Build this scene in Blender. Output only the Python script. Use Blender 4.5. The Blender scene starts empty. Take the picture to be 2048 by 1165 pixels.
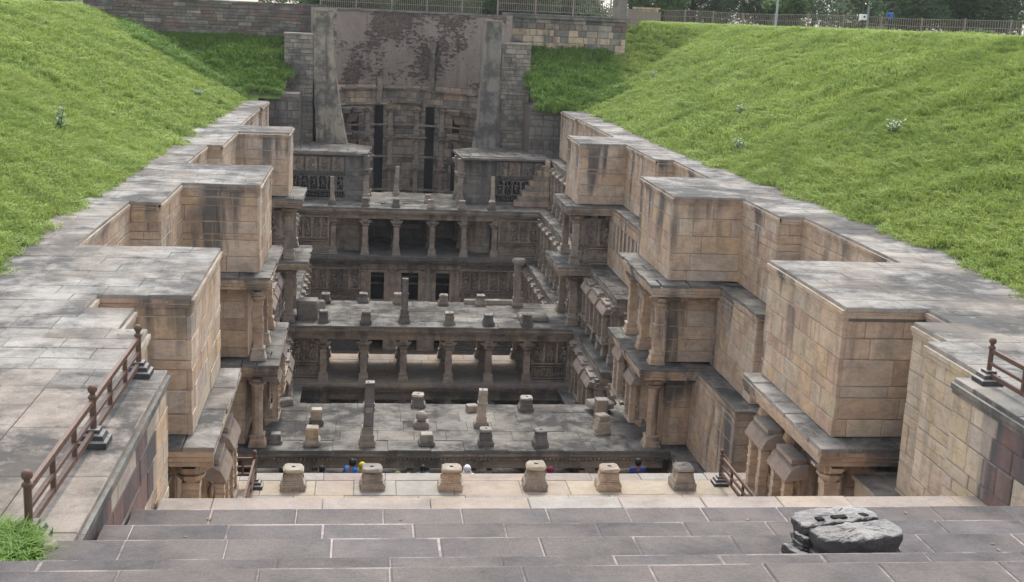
import bpy, math, random
from mathutils import Vector, Matrix
from math import radians as RD, sin, cos, pi

# ------------------------------------------------------------------ camera, sky, sun, exposure
# Everything is authored in units of U metres and scaled once at the end (finish()).
U = 1.15
SC = bpy.context.scene
COL = SC.collection
cd = bpy.data.cameras.new('camera'); cam = bpy.data.objects.new('camera', cd); COL.objects.link(cam)
SC.camera = cam
rt = Vector((0.99229375, -0.11573929, 0.04424401)); up = Vector((-0.01754476, 0.22223297, 0.97483572)); fw = Vector((0.12265927, 0.96809965, -0.21848977))
m = Matrix((rt, up, -fw)).transposed().to_4x4(); m.translation = Vector((0, 0, 5.0*U)); cam.matrix_world = m
cd.sensor_width = 36; cd.lens = 36*2438.998/2048; cd.clip_start = .1; cd.clip_end = 3000
SUN_EL, SUN_AZ = 57, 8           # degrees; azimuth measured from +y towards +x
W = bpy.data.worlds.new('World'); SC.world = W; W.use_nodes = True
nt = W.node_tree; bg = nt.nodes['Background']
sky = nt.nodes.new('ShaderNodeTexSky'); sky.sky_type = 'NISHITA'; sky.sun_disc = False
sky.sun_elevation = RD(SUN_EL); sky.sun_rotation = RD(SUN_AZ); sky.air_density = 1.0; sky.dust_density = 2.5; sky.ozone_density = 1.0
hs = nt.nodes.new('ShaderNodeHueSaturation'); hs.inputs['Saturation'].default_value = .38      # white hazy overcast
nt.links.new(sky.outputs[0], hs.inputs['Color']); nt.links.new(hs.outputs[0], bg.inputs[0]); bg.inputs[1].default_value = 0.15
sd = bpy.data.lights.new('sun', 'SUN'); sd.energy = 1.25; sd.angle = RD(10); sd.color = (1.0, .95, .87)
sun = bpy.data.objects.new('sun', sd); COL.objects.link(sun)
v = Vector((sin(RD(SUN_AZ))*cos(RD(SUN_EL)), cos(RD(SUN_AZ))*cos(RD(SUN_EL)), sin(RD(SUN_EL))))
sun.rotation_euler = v.to_track_quat('Z', 'Y').to_euler(); sun.location = (0, 30, 60)
SC.view_settings.view_transform = 'Standard'; SC.view_settings.look = 'None'
SC.view_settings.exposure = 1.3; SC.view_settings.gamma = 1
SC.render.engine = 'CYCLES'

# ------------------------------------------------------------------ materials
class NB:
    def __init__(s, name):
        s.m = bpy.data.materials.new(name); s.m.use_nodes = True; s.t = s.m.node_tree
        s.bsdf = s.t.nodes['Principled BSDF']; s.geo = s.n('ShaderNodeNewGeometry')
    def n(s, t, **kw):
        x = s.t.nodes.new(t)
        for k, v in kw.items(): setattr(x, k, v)
        return x
    def l(s, a, b): s.t.links.new(a, b)
    def math(s, op, a, b=None, c=None):
        x = s.n('ShaderNodeMath', operation=op); x.use_clamp = False
        for i, q in enumerate((a, b, c)):
            if q is None: continue
            if isinstance(q, (int, float)): x.inputs[i].default_value = q
            else: s.l(q, x.inputs[i])
        return x.outputs[0]
    def noise(s, scale, detail=4, rough=.55, vec=None, sc=(1, 1, 1), dist=0, off=0):
        mp = s.n('ShaderNodeMapping'); mp.inputs['Scale'].default_value = sc; mp.inputs['Location'].default_value = (off, off*1.7, off*.3)
        s.l(vec or s.geo.outputs['Position'], mp.inputs['Vector'])
        x = s.n('ShaderNodeTexNoise'); x.inputs['Scale'].default_value = scale; x.inputs['Detail'].default_value = detail
        x.inputs['Roughness'].default_value = rough; x.inputs['Distortion'].default_value = dist
        s.l(mp.outputs[0], x.inputs['Vector']); return x.outputs['Fac']
    def ramp(s, fac, stops, interp='LINEAR'):
        r = s.n('ShaderNodeValToRGB'); cr = r.color_ramp; cr.interpolation = interp
        while len(cr.elements) < len(stops): cr.elements.new(.5)
        for e, (p, c) in zip(cr.elements, stops):
            e.position = p; e.color = (c, c, c, 1) if isinstance(c, (int, float)) else (*c, 1)
        s.l(fac, r.inputs[0]); return r.outputs[0]
    def mix(s, fac, a, b, mode='MIX'):
        x = s.n('ShaderNodeMix', data_type='RGBA', blend_type=mode)
        for inp, q in ((x.inputs[0], fac), (x.inputs[6], a), (x.inputs[7], b)):
            if isinstance(q, (int, float)): inp.default_value = q
            elif isinstance(q, tuple): inp.default_value = (*q, 1)
            else: s.l(q, inp)
        return x.outputs[2]
    def rnd(s):
        o = s.n('ShaderNodeObjectInfo').outputs['Random']
        return s.math('FRACT', s.math('ADD', o, s.geo.outputs['Random Per Island']))
    def nz(s):
        x = s.n('ShaderNodeSeparateXYZ'); s.l(s.geo.outputs['Normal'], x.inputs[0]); return x.outputs[2]
    def bump(s, h, strength=.3, dist=.02):
        b = s.n('ShaderNodeBump'); b.inputs['Strength'].default_value = strength; b.inputs['Distance'].default_value = dist
        s.l(h, b.inputs['Height']); s.l(b.outputs[0], s.bsdf.inputs['Normal'])
    def done(s, col, rough=.9):
        s.l(col, s.bsdf.inputs['Base Color'])
        if isinstance(rough, (int, float)): s.bsdf.inputs['Roughness'].default_value = rough
        else: s.l(rough, s.bsdf.inputs['Roughness'])
        s.bsdf.inputs['Specular IOR Level'].default_value = .25
        return s.m

def stone_mat(name, pal, grime=.5, streak=.5, top=.8, toppal=((.34, .33, .30), (.09, .092, .088)), topth=(.42, .6), vein=.3, bump=.35, gcol=(.085, .08, .074), dust=.4):
    b = NB(name); r = b.rnd()
    k = len(pal); base = b.ramp(r, [((i+.0)/k, c) for i, c in enumerate(pal)], 'CONSTANT' if k > 3 else 'LINEAR')
    big = b.noise(.55, 5, .6, off=3); med = b.noise(2.6, 7, .65, dist=.6); fine = b.noise(38, 6, .7)
    base = b.mix(1.0, base, b.ramp(med, [(.25, .72), (.5, .98), (.78, 1.22)]), 'MULTIPLY')
    ven = b.noise(1.6, 5, .6, sc=(1, 1, 3.2), dist=2.2, off=9)
    base = b.mix(b.math('MULTIPLY', b.ramp(ven, [(.5, 0.), (.62, 1.)]), vein), base, (.31, .18, .115))
    base = b.mix(1.0, base, b.ramp(fine, [(.2, .80), (.5, 1.), (.8, 1.2)]), 'MULTIPLY')
    # grime clouds, dark and lighter dust
    g = b.ramp(b.noise(.9, 9, .68, dist=.4, off=21), [(.48, 0.), (.64, 1.)])
    base = b.mix(b.math('MULTIPLY', g, grime), base, gcol)
    # rain streaks running down the faces
    sp = b.n('ShaderNodeSeparateXYZ'); b.l(b.geo.outputs['Position'], sp.inputs[0])
    below = b.math('FRACT', b.math('MULTIPLY', b.math('SUBTRACT', sp.outputs[2], .02), -1/(2.63*U)))      # 0 under each coping, 1 at the foot of the storey
    run = b.math('SUBTRACT', b.noise(1.0, 6, .6, sc=(1.25, 1.25, .10), off=5), b.math('MULTIPLY', below, .13))
    s1 = b.ramp(run, [(.43, 0.), (.53, 1.)])
    s2 = b.ramp(b.noise(.45, 3, .5, sc=(1, 1, .5), off=14), [(.44, .05), (.56, 1.)])
    wall = b.ramp(b.math('ABSOLUTE', b.nz()), [(.25, 1.), (.6, 0.)])
    base = b.mix(b.math('MULTIPLY', b.math('MULTIPLY', b.math('MULTIPLY', s1, s2), streak), wall), base, (.085, .088, .088))
    s3 = b.ramp(b.noise(1.0, 4, .6, sc=(3.1, 3.1, .1), off=35), [(.6, 0.), (.72, 1.)])
    base = b.mix(b.math('MULTIPLY', b.math('MULTIPLY', s3, streak*.35), wall), base, (.46, .44, .40))
    # lichen and algae where rain lies
    tn = b.noise(1.0, 10, .72, dist=.15, off=2); tf = b.noise(.28, 3, .5, off=8)
    tm = b.ramp(b.math('ADD', b.math('MULTIPLY', tn, .65), b.math('MULTIPLY', tf, .35)), [(topth[0], toppal[0]), ((topth[0]+topth[1])/2, tuple((x+y)/2*1.05 for x, y in zip(*toppal))), (topth[1], toppal[1])])
    tm = b.mix(1.0, tm, b.ramp(r, [(0, .80), (.4, 1.0), (.8, .92), (1, 1.22)]), 'MULTIPLY')
    tm = b.mix(b.math('MULTIPLY', b.ramp(b.noise(.5, 4, .55, off=41), [(.48, 0.), (.62, 1.)]), dust), tm, (.24, .20, .165))
    tm = b.mix(1.0, tm, b.ramp(fine, [(.25, .72), (.5, 1.), (.75, 1.28)]), 'MULTIPLY')
    isup = b.ramp(b.nz(), [(.55, 0.), (.85, 1.)])
    base = b.mix(b.math('MULTIPLY', isup, top), base, tm)
    h = b.math('ADD', b.math('MULTIPLY', fine, .35), b.noise(7, 8, .7, off=4))
    b.bump(h, bump, .03)
    return b.done(base, .92)

SAND = [(0.605, 0.449, 0.321), (0.573, 0.415, 0.292), (0.616, 0.468, 0.338), (0.564, 0.41, 0.296), (0.588, 0.463, 0.351), (0.603, 0.428, 0.282), (0.615, 0.459, 0.321), (0.552, 0.391, 0.283), (0.649, 0.513, 0.379), (0.585, 0.433, 0.31), (0.624, 0.453, 0.292), (0.522, 0.366, 0.267), (0.609, 0.483, 0.369), (0.615, 0.459, 0.326), (0.594, 0.439, 0.311), (0.571, 0.473, 0.379)]
OLD = [(.43, .35, .275), (.38, .315, .25), (.46, .37, .28), (.40, .34, .28), (.37, .30, .235)]
M = {}
M['sand'] = stone_mat('sandstone_blocks', SAND, grime=.28, streak=.85, vein=.28)
M['sandlight'] = stone_mat('pale_yellow_sandstone', [(.55, .45, .34), (.52, .43, .33), (.57, .48, .375), (.54, .435, .30), (.50, .42, .35), (.53, .42, .31)], grime=.14, streak=.4, vein=.3)
M['plum'] = stone_mat('purple_sandstone', [(.19, .125, .115), (.23, .15, .13), (.17, .125, .12), (.21, .15, .13)], grime=.5, streak=.9, vein=.15)
M['old'] = stone_mat('old_carved_stone', OLD, grime=.6, streak=.7, top=.85, vein=.2, bump=.6, toppal=((.27, .265, .245), (.08, .082, .08)))
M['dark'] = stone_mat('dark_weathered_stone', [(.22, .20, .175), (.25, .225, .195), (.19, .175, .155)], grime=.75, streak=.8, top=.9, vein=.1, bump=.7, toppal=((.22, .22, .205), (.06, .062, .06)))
M['pave'] = stone_mat('weathered_paving', [(.36, .31, .26), (.33, .29, .25), (.38, .33, .27)], grime=.3, streak=.5, top=.93, toppal=((.29, .28, .26), (.055, .057, .058)), topth=(.41, .55), vein=.1)
M['roof'] = stone_mat('lichen_roof_slabs', [(.24, .22, .19), (.21, .195, .175)], grime=.5, streak=.6, top=.95, toppal=((.205, .195, .175), (.038, .039, .038)), topth=(.41, .55), dust=.2, vein=.05, bump=.8)
M['warm'] = stone_mat('warm_floor_slabs', [(.37, .30, .235), (.34, .27, .215), (.31, .295, .27), (.39, .33, .24), (.28, .235, .21)], grime=.3, streak=.3, top=.4, toppal=((.30, .285, .255), (.15, .138, .12)), vein=.3)
M['dusty'] = stone_mat('dusty_worn_paving', [(.30, .26, .22), (.27, .24, .21), (.33, .28, .23)], grime=.35, streak=.4, top=.9, toppal=((.29, .255, .225), (.05, .051, .05)), topth=(.45, .56), vein=.1)
M['step'] = stone_mat('grey_purple_steps', [(.14, .125, .124), (.12, .114, .114), (.15, .132, .128), (.13, .12, .122)], grime=.45, streak=.3, top=.75, toppal=((.145, .130, .127), (.050, .048, .050)), topth=(.40, .60), dust=.3, vein=.08, bump=.9)
M['rubble'] = stone_mat('rubble_stone', [(.33, .29, .24), (.27, .24, .21), (.36, .31, .25), (.23, .21, .19), (.30, .25, .20), (.37, .33, .28)], grime=.7, streak=.5, vein=.2, bump=.9)
M['core'] = stone_mat('dark_joint_mortar', [(.17, .14, .11), (.15, .125, .10)], grime=.4, streak=.2, top=.3, vein=0)

def simple(name, col, rough=.8, var=.15, bump=0, scale=14):
    b = NB(name); n = b.noise(scale, 5, .6)
    c = b.mix(1.0, col, b.ramp(n, [(.25, 1-var), (.5, 1.), (.75, 1+var)]), 'MULTIPLY')
    if bump: b.bump(n, bump, .02)
    return b.done(c, rough)
M['mortar'] = stone_mat('pale_lime_mortar', [(.36, .32, .30), (.33, .30, .28)], grime=.5, streak=.1, top=1.0, toppal=((.36, .31, .29), (.11, .10, .10)), topth=(.43, .53), vein=0)
M['rail'] = simple('brown_rail_paint', (.125, .075, .055), .5, .25, .1)
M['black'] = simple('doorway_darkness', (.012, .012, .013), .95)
M['soil'] = simple('dry_soil', (.20, .145, .10), .98, .3, .6, 5)
M['metal'] = simple('pinkish_fence_paint', (.27, .215, .185), .6, .1)
M['white'] = simple('white_enamel', (.72, .74, .74), .5, .04)
M['greypole'] = simple('grey_pole_paint', (.34, .36, .38), .6, .1)
M['bark'] = simple('bark', (.09, .07, .05), .95, .3, .8, 9)
M['skin'] = simple('brown_skin', (.21, .12, .08), .6, .05)
M['hair'] = simple('black_hair', (.012, .011, .011), .6, .2)
def cloth(n, c): M[n] = simple(n, c, .9, .18, .2, 30)
cloth('royal_blue_cloth', (.03, .13, .42)); cloth('navy_cloth', (.03, .045, .17)); cloth('dark_trouser_cloth', (.03, .032, .045)); cloth('maroon_cloth', (.16, .02, .05))
cloth('olive_cloth', (.13, .15, .05)); cloth('teal_cloth', (.03, .15, .17)); cloth('yellow_cloth', (.55, .45, .06)); cloth('lilac_cloth', (.32, .22, .36))
def dotted():
    b = NB('white_dotted_cloth'); v = b.n('ShaderNodeTexVoronoi'); v.inputs['Scale'].default_value = 16
    b.l(b.n('ShaderNodeTexCoord').outputs['Object'], v.inputs['Vector'])
    return b.done(b.ramp(v.outputs['Distance'], [(.22, (.05, .05, .12)), (.3, (.75, .75, .76))]), .9)
M['dots'] = dotted()
def plaster():
    b = NB('old_plaster_over_brick')
    br = b.n('ShaderNodeTexBrick'); br.inputs['Scale'].default_value = 1.0; br.inputs['Brick Width'].default_value = .3; br.inputs['Row Height'].default_value = .085; br.inputs['Mortar Size'].default_value = .012
    br.inputs['Color1'].default_value = (.17, .12, .10, 1); br.inputs['Color2'].default_value = (.25, .175, .145, 1); br.inputs['Mortar'].default_value = (.10, .085, .075, 1)
    uv = b.n('ShaderNodeTexCoord'); b.l(uv.outputs['UV'], br.inputs['Vector'])
    pc = b.mix(b.noise(1.2, 6, .6), (.29, .235, .195), (.45, .375, .32))
    pc = b.mix(b.ramp(b.noise(.5, 4, .6, off=7), [(.5, 0.), (.7, .4)]), pc, (.27, .18, .16))
    pc = b.mix(b.ramp(b.noise(9, 7, .7), [(.35, .25), (.6, 0.)]), pc, (.09, .085, .08))
    ex = b.math('ADD', b.math('MULTIPLY', b.noise(.35, 3, .5, off=31), .55), b.math('MULTIPLY', b.noise(2.6, 9, .8, sc=(1, 1, 2.2), off=11), .6))
    mask = b.ramp(ex, [(.612, 0.), (.632, 1.)])
    st = b.ramp(b.noise(1, 4, .6, sc=(1.8, 1.8, .12), off=17), [(.58, 0.), (.74, .45)])
    c = b.mix(mask, pc, br.outputs['Color']); c = b.mix(st, c, (.075, .07, .068))
    b.bump(b.math('SUBTRACT', b.noise(6, 8, .75), b.math('MULTIPLY', mask, 1.6)), 1.0, .10)
    return b.done(c, .95)
M['plaster'] = plaster()
def buttmat(ca=(.19, .175, .15), cb=(.36, .33, .285)):
    b = NB('grey_buff_render')
    c = b.mix(b.noise(1.1, 8, .65, dist=.5), ca, cb)
    c = b.mix(b.ramp(b.noise(1.7, 7, .7, off=3), [(.58, 0.), (.66, .8)]), c, (.22, .13, .09))
    c = b.mix(b.ramp(b.noise(.8, 8, .7, off=13), [(.46, 0.), (.6, .8)]), c, (.085, .083, .08)); c = b.mix(b.ramp(b.noise(1, 5, .6, sc=(2.2, 2.2, .12), off=19), [(.5, 0.), (.62, .6)]), c, (.10, .09, .08))
    b.bump(b.noise(4, 9, .8), 1.0, .10); return b.done(c, .95)
M['render'] = buttmat()
M['renderbeige'] = buttmat((.29, .25, .195), (.47, .41, .32))
def roofcarve():
    b = stone_mat('ribbed_eave_stone', [(.40, .33, .27), (.36, .29, .24)], grime=.25, streak=.2, top=.6)
    return b
M['eave'] = roofcarve()
def grassmat(name, lo, hi, tip, trans=.35):
    b = NB(name); r = b.n('ShaderNodeObjectInfo').outputs['Random']
    n = b.noise(.35, 5, .6, off=2)
    n2 = b.noise(1.6, 6, .65, off=5); c = b.mix(b.ramp(b.math('ADD', b.math('MULTIPLY', n, .5), b.math('MULTIPLY', n2, .5)), [(.40, 0.), (.60, 1.)]), lo, hi)
    c = b.mix(b.math('MULTIPLY', b.ramp(r, [(.0, 0.), (1., 1.)]), .45), c, tip)
    tr = b.n('ShaderNodeBsdfTranslucent'); b.l(c, tr.inputs['Color'])
    mx = b.n('ShaderNodeMixShader'); mx.inputs[0].default_value = trans
    b.done(c, .65); out = b.t.nodes['Material Output']
    b.l(b.bsdf.outputs[0], mx.inputs[1]); b.l(tr.outputs[0], mx.inputs[2]); b.l(mx.outputs[0], out.inputs[0]); return b.m
M['grass'] = grassmat('grass_blades', (.17, .27, .045), (.34, .43, .10), (.40, .47, .15))
M['grassdark'] = grassmat('shaded_coarse_grass', (.10, .20, .03), (.17, .29, .05), (.21, .31, .07))  # darker green carries the shade of the rear slopes; near tuft shares it
M['leaf'] = grassmat('tree_leaves', (.035, .08, .022), (.07, .13, .035), (.10, .16, .05), .25)
M['leaflight'] = grassmat('light_tree_leaves', (.08, .15, .035), (.12, .20, .05), (.15, .22, .07), .3)
M['paleleaf'] = grassmat('grey_green_leaves', (.24, .33, .20), (.32, .42, .28), (.42, .5, .38), .2)
b = NB('ground_turf'); M['turf'] = b.done(b.mix(b.noise(1.4, 8, .7), (.045, .085, .018), (.10, .15, .035)), .95)

# ------------------------------------------------------------------ mesh helpers
class MB:
    def __init__(s): s.v = []; s.f = []
    def add(s, vs, fs):
        o = len(s.v); s.v += [tuple(p) for p in vs]; s.f += [tuple(i+o for i in f) for f in fs]; return s
    def box(s, x0, x1, y0, y1, z0, z1):
        return s.add([(x0, y0, z0), (x1, y0, z0), (x1, y1, z0), (x0, y1, z0), (x0, y0, z1), (x1, y0, z1), (x1, y1, z1), (x0, y1, z1)],
                     [(0, 3, 2, 1), (4, 5, 6, 7), (0, 1, 5, 4), (1, 2, 6, 5), (2, 3, 7, 6), (3, 0, 4, 7)])
    def loft(s, rings, cap=True, close=True):
        n = len(rings[0]); o = len(s.v)
        for r in rings: s.v += [tuple(p) for p in r]
        for i in range(len(rings)-1):
            for j in range(n if close else n-1):
                a = o+i*n+j; bq = o+i*n+(j+1) % n; s.f.append((a, bq, bq+n, a+n))
        if cap:
            s.f.append(tuple(o+j for j in reversed(range(n)))); s.f.append(tuple(o+(len(rings)-1)*n+j for j in range(n)))
        return s
    def prof(s, prof, n=4, cx=0, cy=0, rot=None):
        """stack of regular n-gon rings (half width, z[, n]) about a vertical axis"""
        rot = pi/n if rot is None else rot; k = 1/cos(pi/n)
        return s.loft([[(cx+r*k*cos(rot+2*pi*j/n), cy+r*k*sin(rot+2*pi*j/n), z) for j in range(n)] for r, z in prof])
    def ell(s, c, r, n=6, m_=4):
        rings = []
        for i in range(1, m_):
            a = pi*i/m_; rings.append([(c[0]+r[0]*sin(a)*cos(2*pi*j/n), c[1]+r[1]*sin(a)*sin(2*pi*j/n), c[2]-r[2]*cos(a)) for j in range(n)])
        return s.loft(rings)
    def tube(s, p, q, r0, r1, n=6):
        p = Vector(p); q = Vector(q); d = (q-p).normalized(); a = d.orthogonal().normalized(); b_ = d.cross(a)
        return s.loft([[p+(a*cos(2*pi*j/n)+b_*sin(2*pi*j/n))*r0 for j in range(n)], [q+(a*cos(2*pi*j/n)+b_*sin(2*pi*j/n))*r1 for j in range(n)]])
    def obox(s, P, u, w, x0, x1, y0, y1, z0, z1):
        """box in frame P + u*x + w*y + z"""
        o = len(s.v); s.box(x0, x1, y0, y1, z0, z1); P = Vector(P); u = Vector(u); w = Vector(w)
        for i in range(o, len(s.v)):
            x, y, z = s.v[i]; s.v[i] = tuple(P+u*x+w*y+Vector((0, 0, z)))
        return s
    def merge(s, ot, mat):
        return s.add([mat @ Vector(p) for p in ot.v], ot.f)
    def mesh(s, name, mat, smooth=False):
        me = bpy.data.meshes.new(name); me.from_pydata(s.v, [], s.f)
        for mm in (mat if isinstance(mat, (list, tuple)) else [mat]): me.materials.append(mm)
        if smooth: me.shade_smooth()
        me.update(); return me

def thing(name, label, cat, loc=(0, 0, 0), group=None, rz=0):
    o = bpy.data.objects.new(name, None); COL.objects.link(o); o.location = loc; o.rotation_euler = (0, 0, rz); o.empty_display_size = .2
    o['label'] = label; o['category'] = cat
    if group: o['group'] = group
    return o
def struct(name, label=None, loc=(0, 0, 0)):
    o = bpy.data.objects.new(name, None); COL.objects.link(o); o.location = loc; o['kind'] = 'structure'
    if label: o['label'] = label
    return o
def tag(o, label, cat, group=None):
    o['label'] = label; o['category'] = cat
    if group: o['group'] = group
    return o
def put(name, me, parent=None, mat=None, label=None, kind=None):
    """link mesh; mat = matrix in the WORLD for children of top-level empties"""
    o = bpy.data.objects.new(name, me); COL.objects.link(o)
    if parent is not None:
        o.parent = parent
        base = Matrix.Translation(parent.location) @ Matrix.Rotation(parent.rotation_euler[2], 4, 'Z')
        par = parent.parent
        if par is not None: base = (Matrix.Translation(par.location) @ Matrix.Rotation(par.rotation_euler[2], 4, 'Z')) @ base
        mm = base.inverted() @ (mat or Matrix())
        loc, rot, sca = mm.decompose(); o.location = loc; o.rotation_euler = rot.to_euler(); o.scale = sca
    elif mat is not None:
        loc, rot, sca = mat.decompose(); o.location = loc; o.rotation_euler = rot.to_euler(); o.scale = sca
    if label: o['label'] = label
    if kind: o['kind'] = kind
    return o
def FR(P, u):                      # frame: local x = u, local y = inward, z up
    a = math.atan2(u[1], u[0]); return Matrix.Translation(Vector(P)) @ Matrix.Rotation(a, 4, 'Z')

# pieces: wall stones (front towards local -y) and paving slabs (front towards +z)
CACHE = {}; COUNT = {}; JOIN = {}
def stone_geo(w, h, t, c, rng, flat):
    j = lambda k: (rng.random()-.5)*k
    a, bq = w/2, h/2
    mb = MB(); R0 = [(-a, -bq), (a, -bq), (a, bq), (-a, bq)]
    back = [(x, y, 0) for x, y in R0]; mid = [(x, y, t-c) for x, y in R0]
    fr = [((abs(x)-c*1.3+j(c*.8))*(1 if x > 0 else -1), (abs(y)-c*1.3+j(c*.8))*(1 if y > 0 else -1), t+j(c*.5)) for x, y in R0]
    mb.loft([back, mid, fr], cap=False); o = 8; mb.f.append((8, 9, 10, 11))
    if not flat: mb.v = [(x, -z, y) for x, y, z in mb.v]
    return mb
def piece(parent, name, mat, Mx, w, h, t=.07, c=.012, flat=False, rng=random, limit=290):
    """one stone; Mx places its centre (back plane for walls, underside for slabs)"""
    q = .08; kw, kh = max(q, round(w/q)*q), max(q, round(h/q)*q); var = rng.randrange(3)
    key = (name, mat, kw, kh, t, c, flat, var)
    if key not in CACHE:
        g = stone_geo(kw, kh, t, c, random.Random(hash((kw, kh, var)) & 0xffff), flat); CACHE[key] = (g, g.mesh(name, M[mat]))
    g, me = CACHE[key]
    S_ = Matrix.Diagonal((w/kw, h/kh, 1, 1)) if flat else Matrix.Diagonal((w/kw, 1, h/kh, 1))
    cnt = COUNT.get((parent.name, name), 0); COUNT[(parent.name, name)] = cnt+1
    if cnt >= limit:
        JOIN.setdefault((parent.name, name, mat), (parent, MB()))[1].merge(g, Mx @ S_); return None
    return put(name, me, parent, Mx @ S_)
def flush_join():
    for (pn, name, mat), (parent, mb) in JOIN.items():
        put(name+'s_beyond', mb.mesh(name+'s', M[mat]), parent, kind='stuff')
    JOIN.clear()

def courses(z0, z1, rng, lo, hi):
    zs = [z1]
    while zs[-1]-z0 > hi*1.35: zs.append(zs[-1]-(rng.uniform(lo*.62, lo*.9) if rng.random() < .3 else rng.uniform(lo*1.2, hi*1.12)))
    r = zs[-1]-z0
    if r > hi: zs.append(z0+r/2)
    zs.append(z0); return zs[::-1]
def face(root, P0, u, width, z0, z1, seed, mat='sand', ch=(.28, .5), sw=(.55, 1.25), t=.08, gap=.007, skip=None, name='stone_block', extra=None, jit=.012, zseed=None):
    """ashlar face: P0 bottom-left seen from outside (z ignored), stones stand proud of a core by t"""
    u = Vector((u[0], u[1], 0)).normalized(); rng = random.Random(seed); zr = random.Random(zseed if zseed is not None else seed*7+1)
    F = FR((P0[0], P0[1], 0), u); zs = courses(z0, z1, zr, *ch)
    for i in range(len(zs)-1):
        a, bq = zs[i], zs[i+1]; x = 0; first = rng.uniform(.35, 1)
        while x < width-1e-6:
            w = (rng.uniform(sw[0]*.6, sw[0]) if rng.random() < .22 else rng.uniform(*sw))*(first if x == 0 else 1)
            if width-(x+w) < sw[0]*.5: w = width-x
            cx, cz = x+w/2, (a+bq)/2
            if not (skip and skip(cx, cz, w, bq-a)):
                mt = extra(rng, cx, cz) if extra else mat
                piece(root, name, mt, F @ Matrix.Translation((cx, 0, cz)), w-gap, (bq-a)-gap, t+rng.uniform(-jit, jit*.4), rng=rng)
            x += w
def core(root, boxes, mat='core', name='wall_core'):
    mb = MB()
    for bx in boxes: mb.box(*bx)
    return put(name, mb.mesh(name, M[mat]), root)
def mould(root, P0, u, width, prof, mat='sand', name='cornice', seglen=1.1, seed=1):
    """horizontal moulding of (out, z) profile along a face, in separate stones"""
    rng = random.Random(seed); F = FR((P0[0], P0[1], 0), u); x = 0
    while x < width-1e-6:
        w = rng.uniform(.8, 1.2)*seglen
        if width-(x+w) < seglen*.5: w = width-x
        mb = MB(); j = rng.uniform(-.006, .006)
        ring = lambda X: [(X, -o-j if o > 0 else .0, z) for o, z in prof]
        mb.loft([ring(x+.004), ring(x+w-.004)]); put(name, mb.mesh(name, M[mat]), root, F); x += w
EAVE = lambda z, o=.10: [(0, z-.16), (o*.35, z-.16), (o*.45, z-.10), (o*.8, z-.075), (o*.8, z), (0, z)]
LEDGE = lambda z, o=.16: [(0, z-.30), (o*.2, z-.30), (o*.25, z-.22), (o*.6, z-.19), (o*.65, z-.12), (o*.95, z-.09), (o*.95, z), (0, z)]

def pave(root, x0, x1, y0, y1, z, seed, mat='pave', rows=.55, lens=(.6, 1.1), t=.08, gap=.008, edge='', name='paving_stone', jit=.006, lim=290, rag=0, skip=None):
    rng = random.Random(seed); n = max(1, round((y1-y0)/rows)); y = y0
    cuts = [y0+(y1-y0)*(i/n) + (rng.uniform(-.08, .08)*rows if 0 < i < n else 0) for i in range(n+1)]
    for i in range(n):
        a, bq = cuts[i], cuts[i+1]; x = x0; first = rng.uniform(.4, 1)
        while x < x1-1e-6:
            w = rng.uniform(*lens)*(first if x == x0 else 1)
            if x1-(x+w) < lens[0]*.5: w = x1-x
            if not (skip and skip(x+w/2, (a+bq)/2)):
                piece(root, name, mat, Matrix.Translation((x+w/2+rng.uniform(-rag, rag), (a+bq)/2, z-t+rng.uniform(-jit, jit))), w-gap, (bq-a)-gap, t, .010, flat=True, rng=rng, limit=lim)
            x += w

# carved work ----------------------------------------------------------------
def fig_geo(seed):
    r = random.Random(seed); g = MB(); s = r.choice((-1, 1)); sw = .05*s
    g.ell((sw*.6, -.05, .86), (.07, .07, .08)); g.ell((sw*.6, -.05, .96), (.05, .05, .07))
    g.ell((0, -.05, .66), (.11, .07, .13)); g.ell((-sw, -.05, .48), (.10, .07, .10))
    g.tube((-sw-.05, -.06, .45), (-.07+sw, -.06, .22), .05, .04); g.tube((-sw+.05, -.06, .45), (.08+sw*.5, -.06, .22), .05, .04)
    g.tube((-.07+sw, -.06, .22), (-.06, -.05, .02), .04, .035); g.tube((.08+sw*.5, -.06, .22), (.08, -.05, .02), .04, .035)
    for q in (-1, 1):
        e = (q*.2, -.06, r.uniform(.5, .72)); g.tube((q*.10, -.05, .74), e, .035, .03); g.tube(e, (q*r.uniform(.08, .2), -.08, r.choice((.5, .85, .95))), .03, .022)
        if r.random() < .6: g.tube((q*.22, -.03, .05), (q*.2, -.03, .34), .045, .03); g.ell((q*.2, -.04, .38), (.035, .035, .04))
    return g
FIG = [fig_geo(i) for i in range(5)]; FIGM = {}
def figure(root, F, w, h, i, mat='old'):
    k = (i % 5, mat)
    if k not in FIGM: FIGM[k] = FIG[i % 5].mesh('carved_figure', M[mat], True)
    return put('carved_figure', FIGM[k], root, F @ Matrix.Diagonal((w/.42, w/.28, h, 1)))
def lumps(mb, F, x0, x1, z0, z1, rng, s=.1, d=.045):
    nx = max(1, int((x1-x0)/s)); nz = max(1, int((z1-z0)/(s*1.4)))
    for i in range(nx):
        for j in range(nz):
            cx = x0+(i+.5)*(x1-x0)/nx; cz = z0+(j+.5)*(z1-z0)/nz; w = s*rng.uniform(.28, .42); hh = (z1-z0)/nz*rng.uniform(.36, .48); dd = d*rng.uniform(.5, 1.2); ox = rng.uniform(-.2, .2)*s
            g = MB().loft([[(cx+w*a, 0, cz+hh*b_) for a, b_ in ((-1, -.7), (0, -1), (1, -.7), (1, .7), (0, 1), (-1, .7))],
                           [(cx+ox*.4+w*.5*a, -dd, cz+hh*.6*b_) for a, b_ in ((-1, -.7), (0, -1), (1, -.7), (1, .7), (0, 1), (-1, .7))]])
            mb.merge(g, F)
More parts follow.
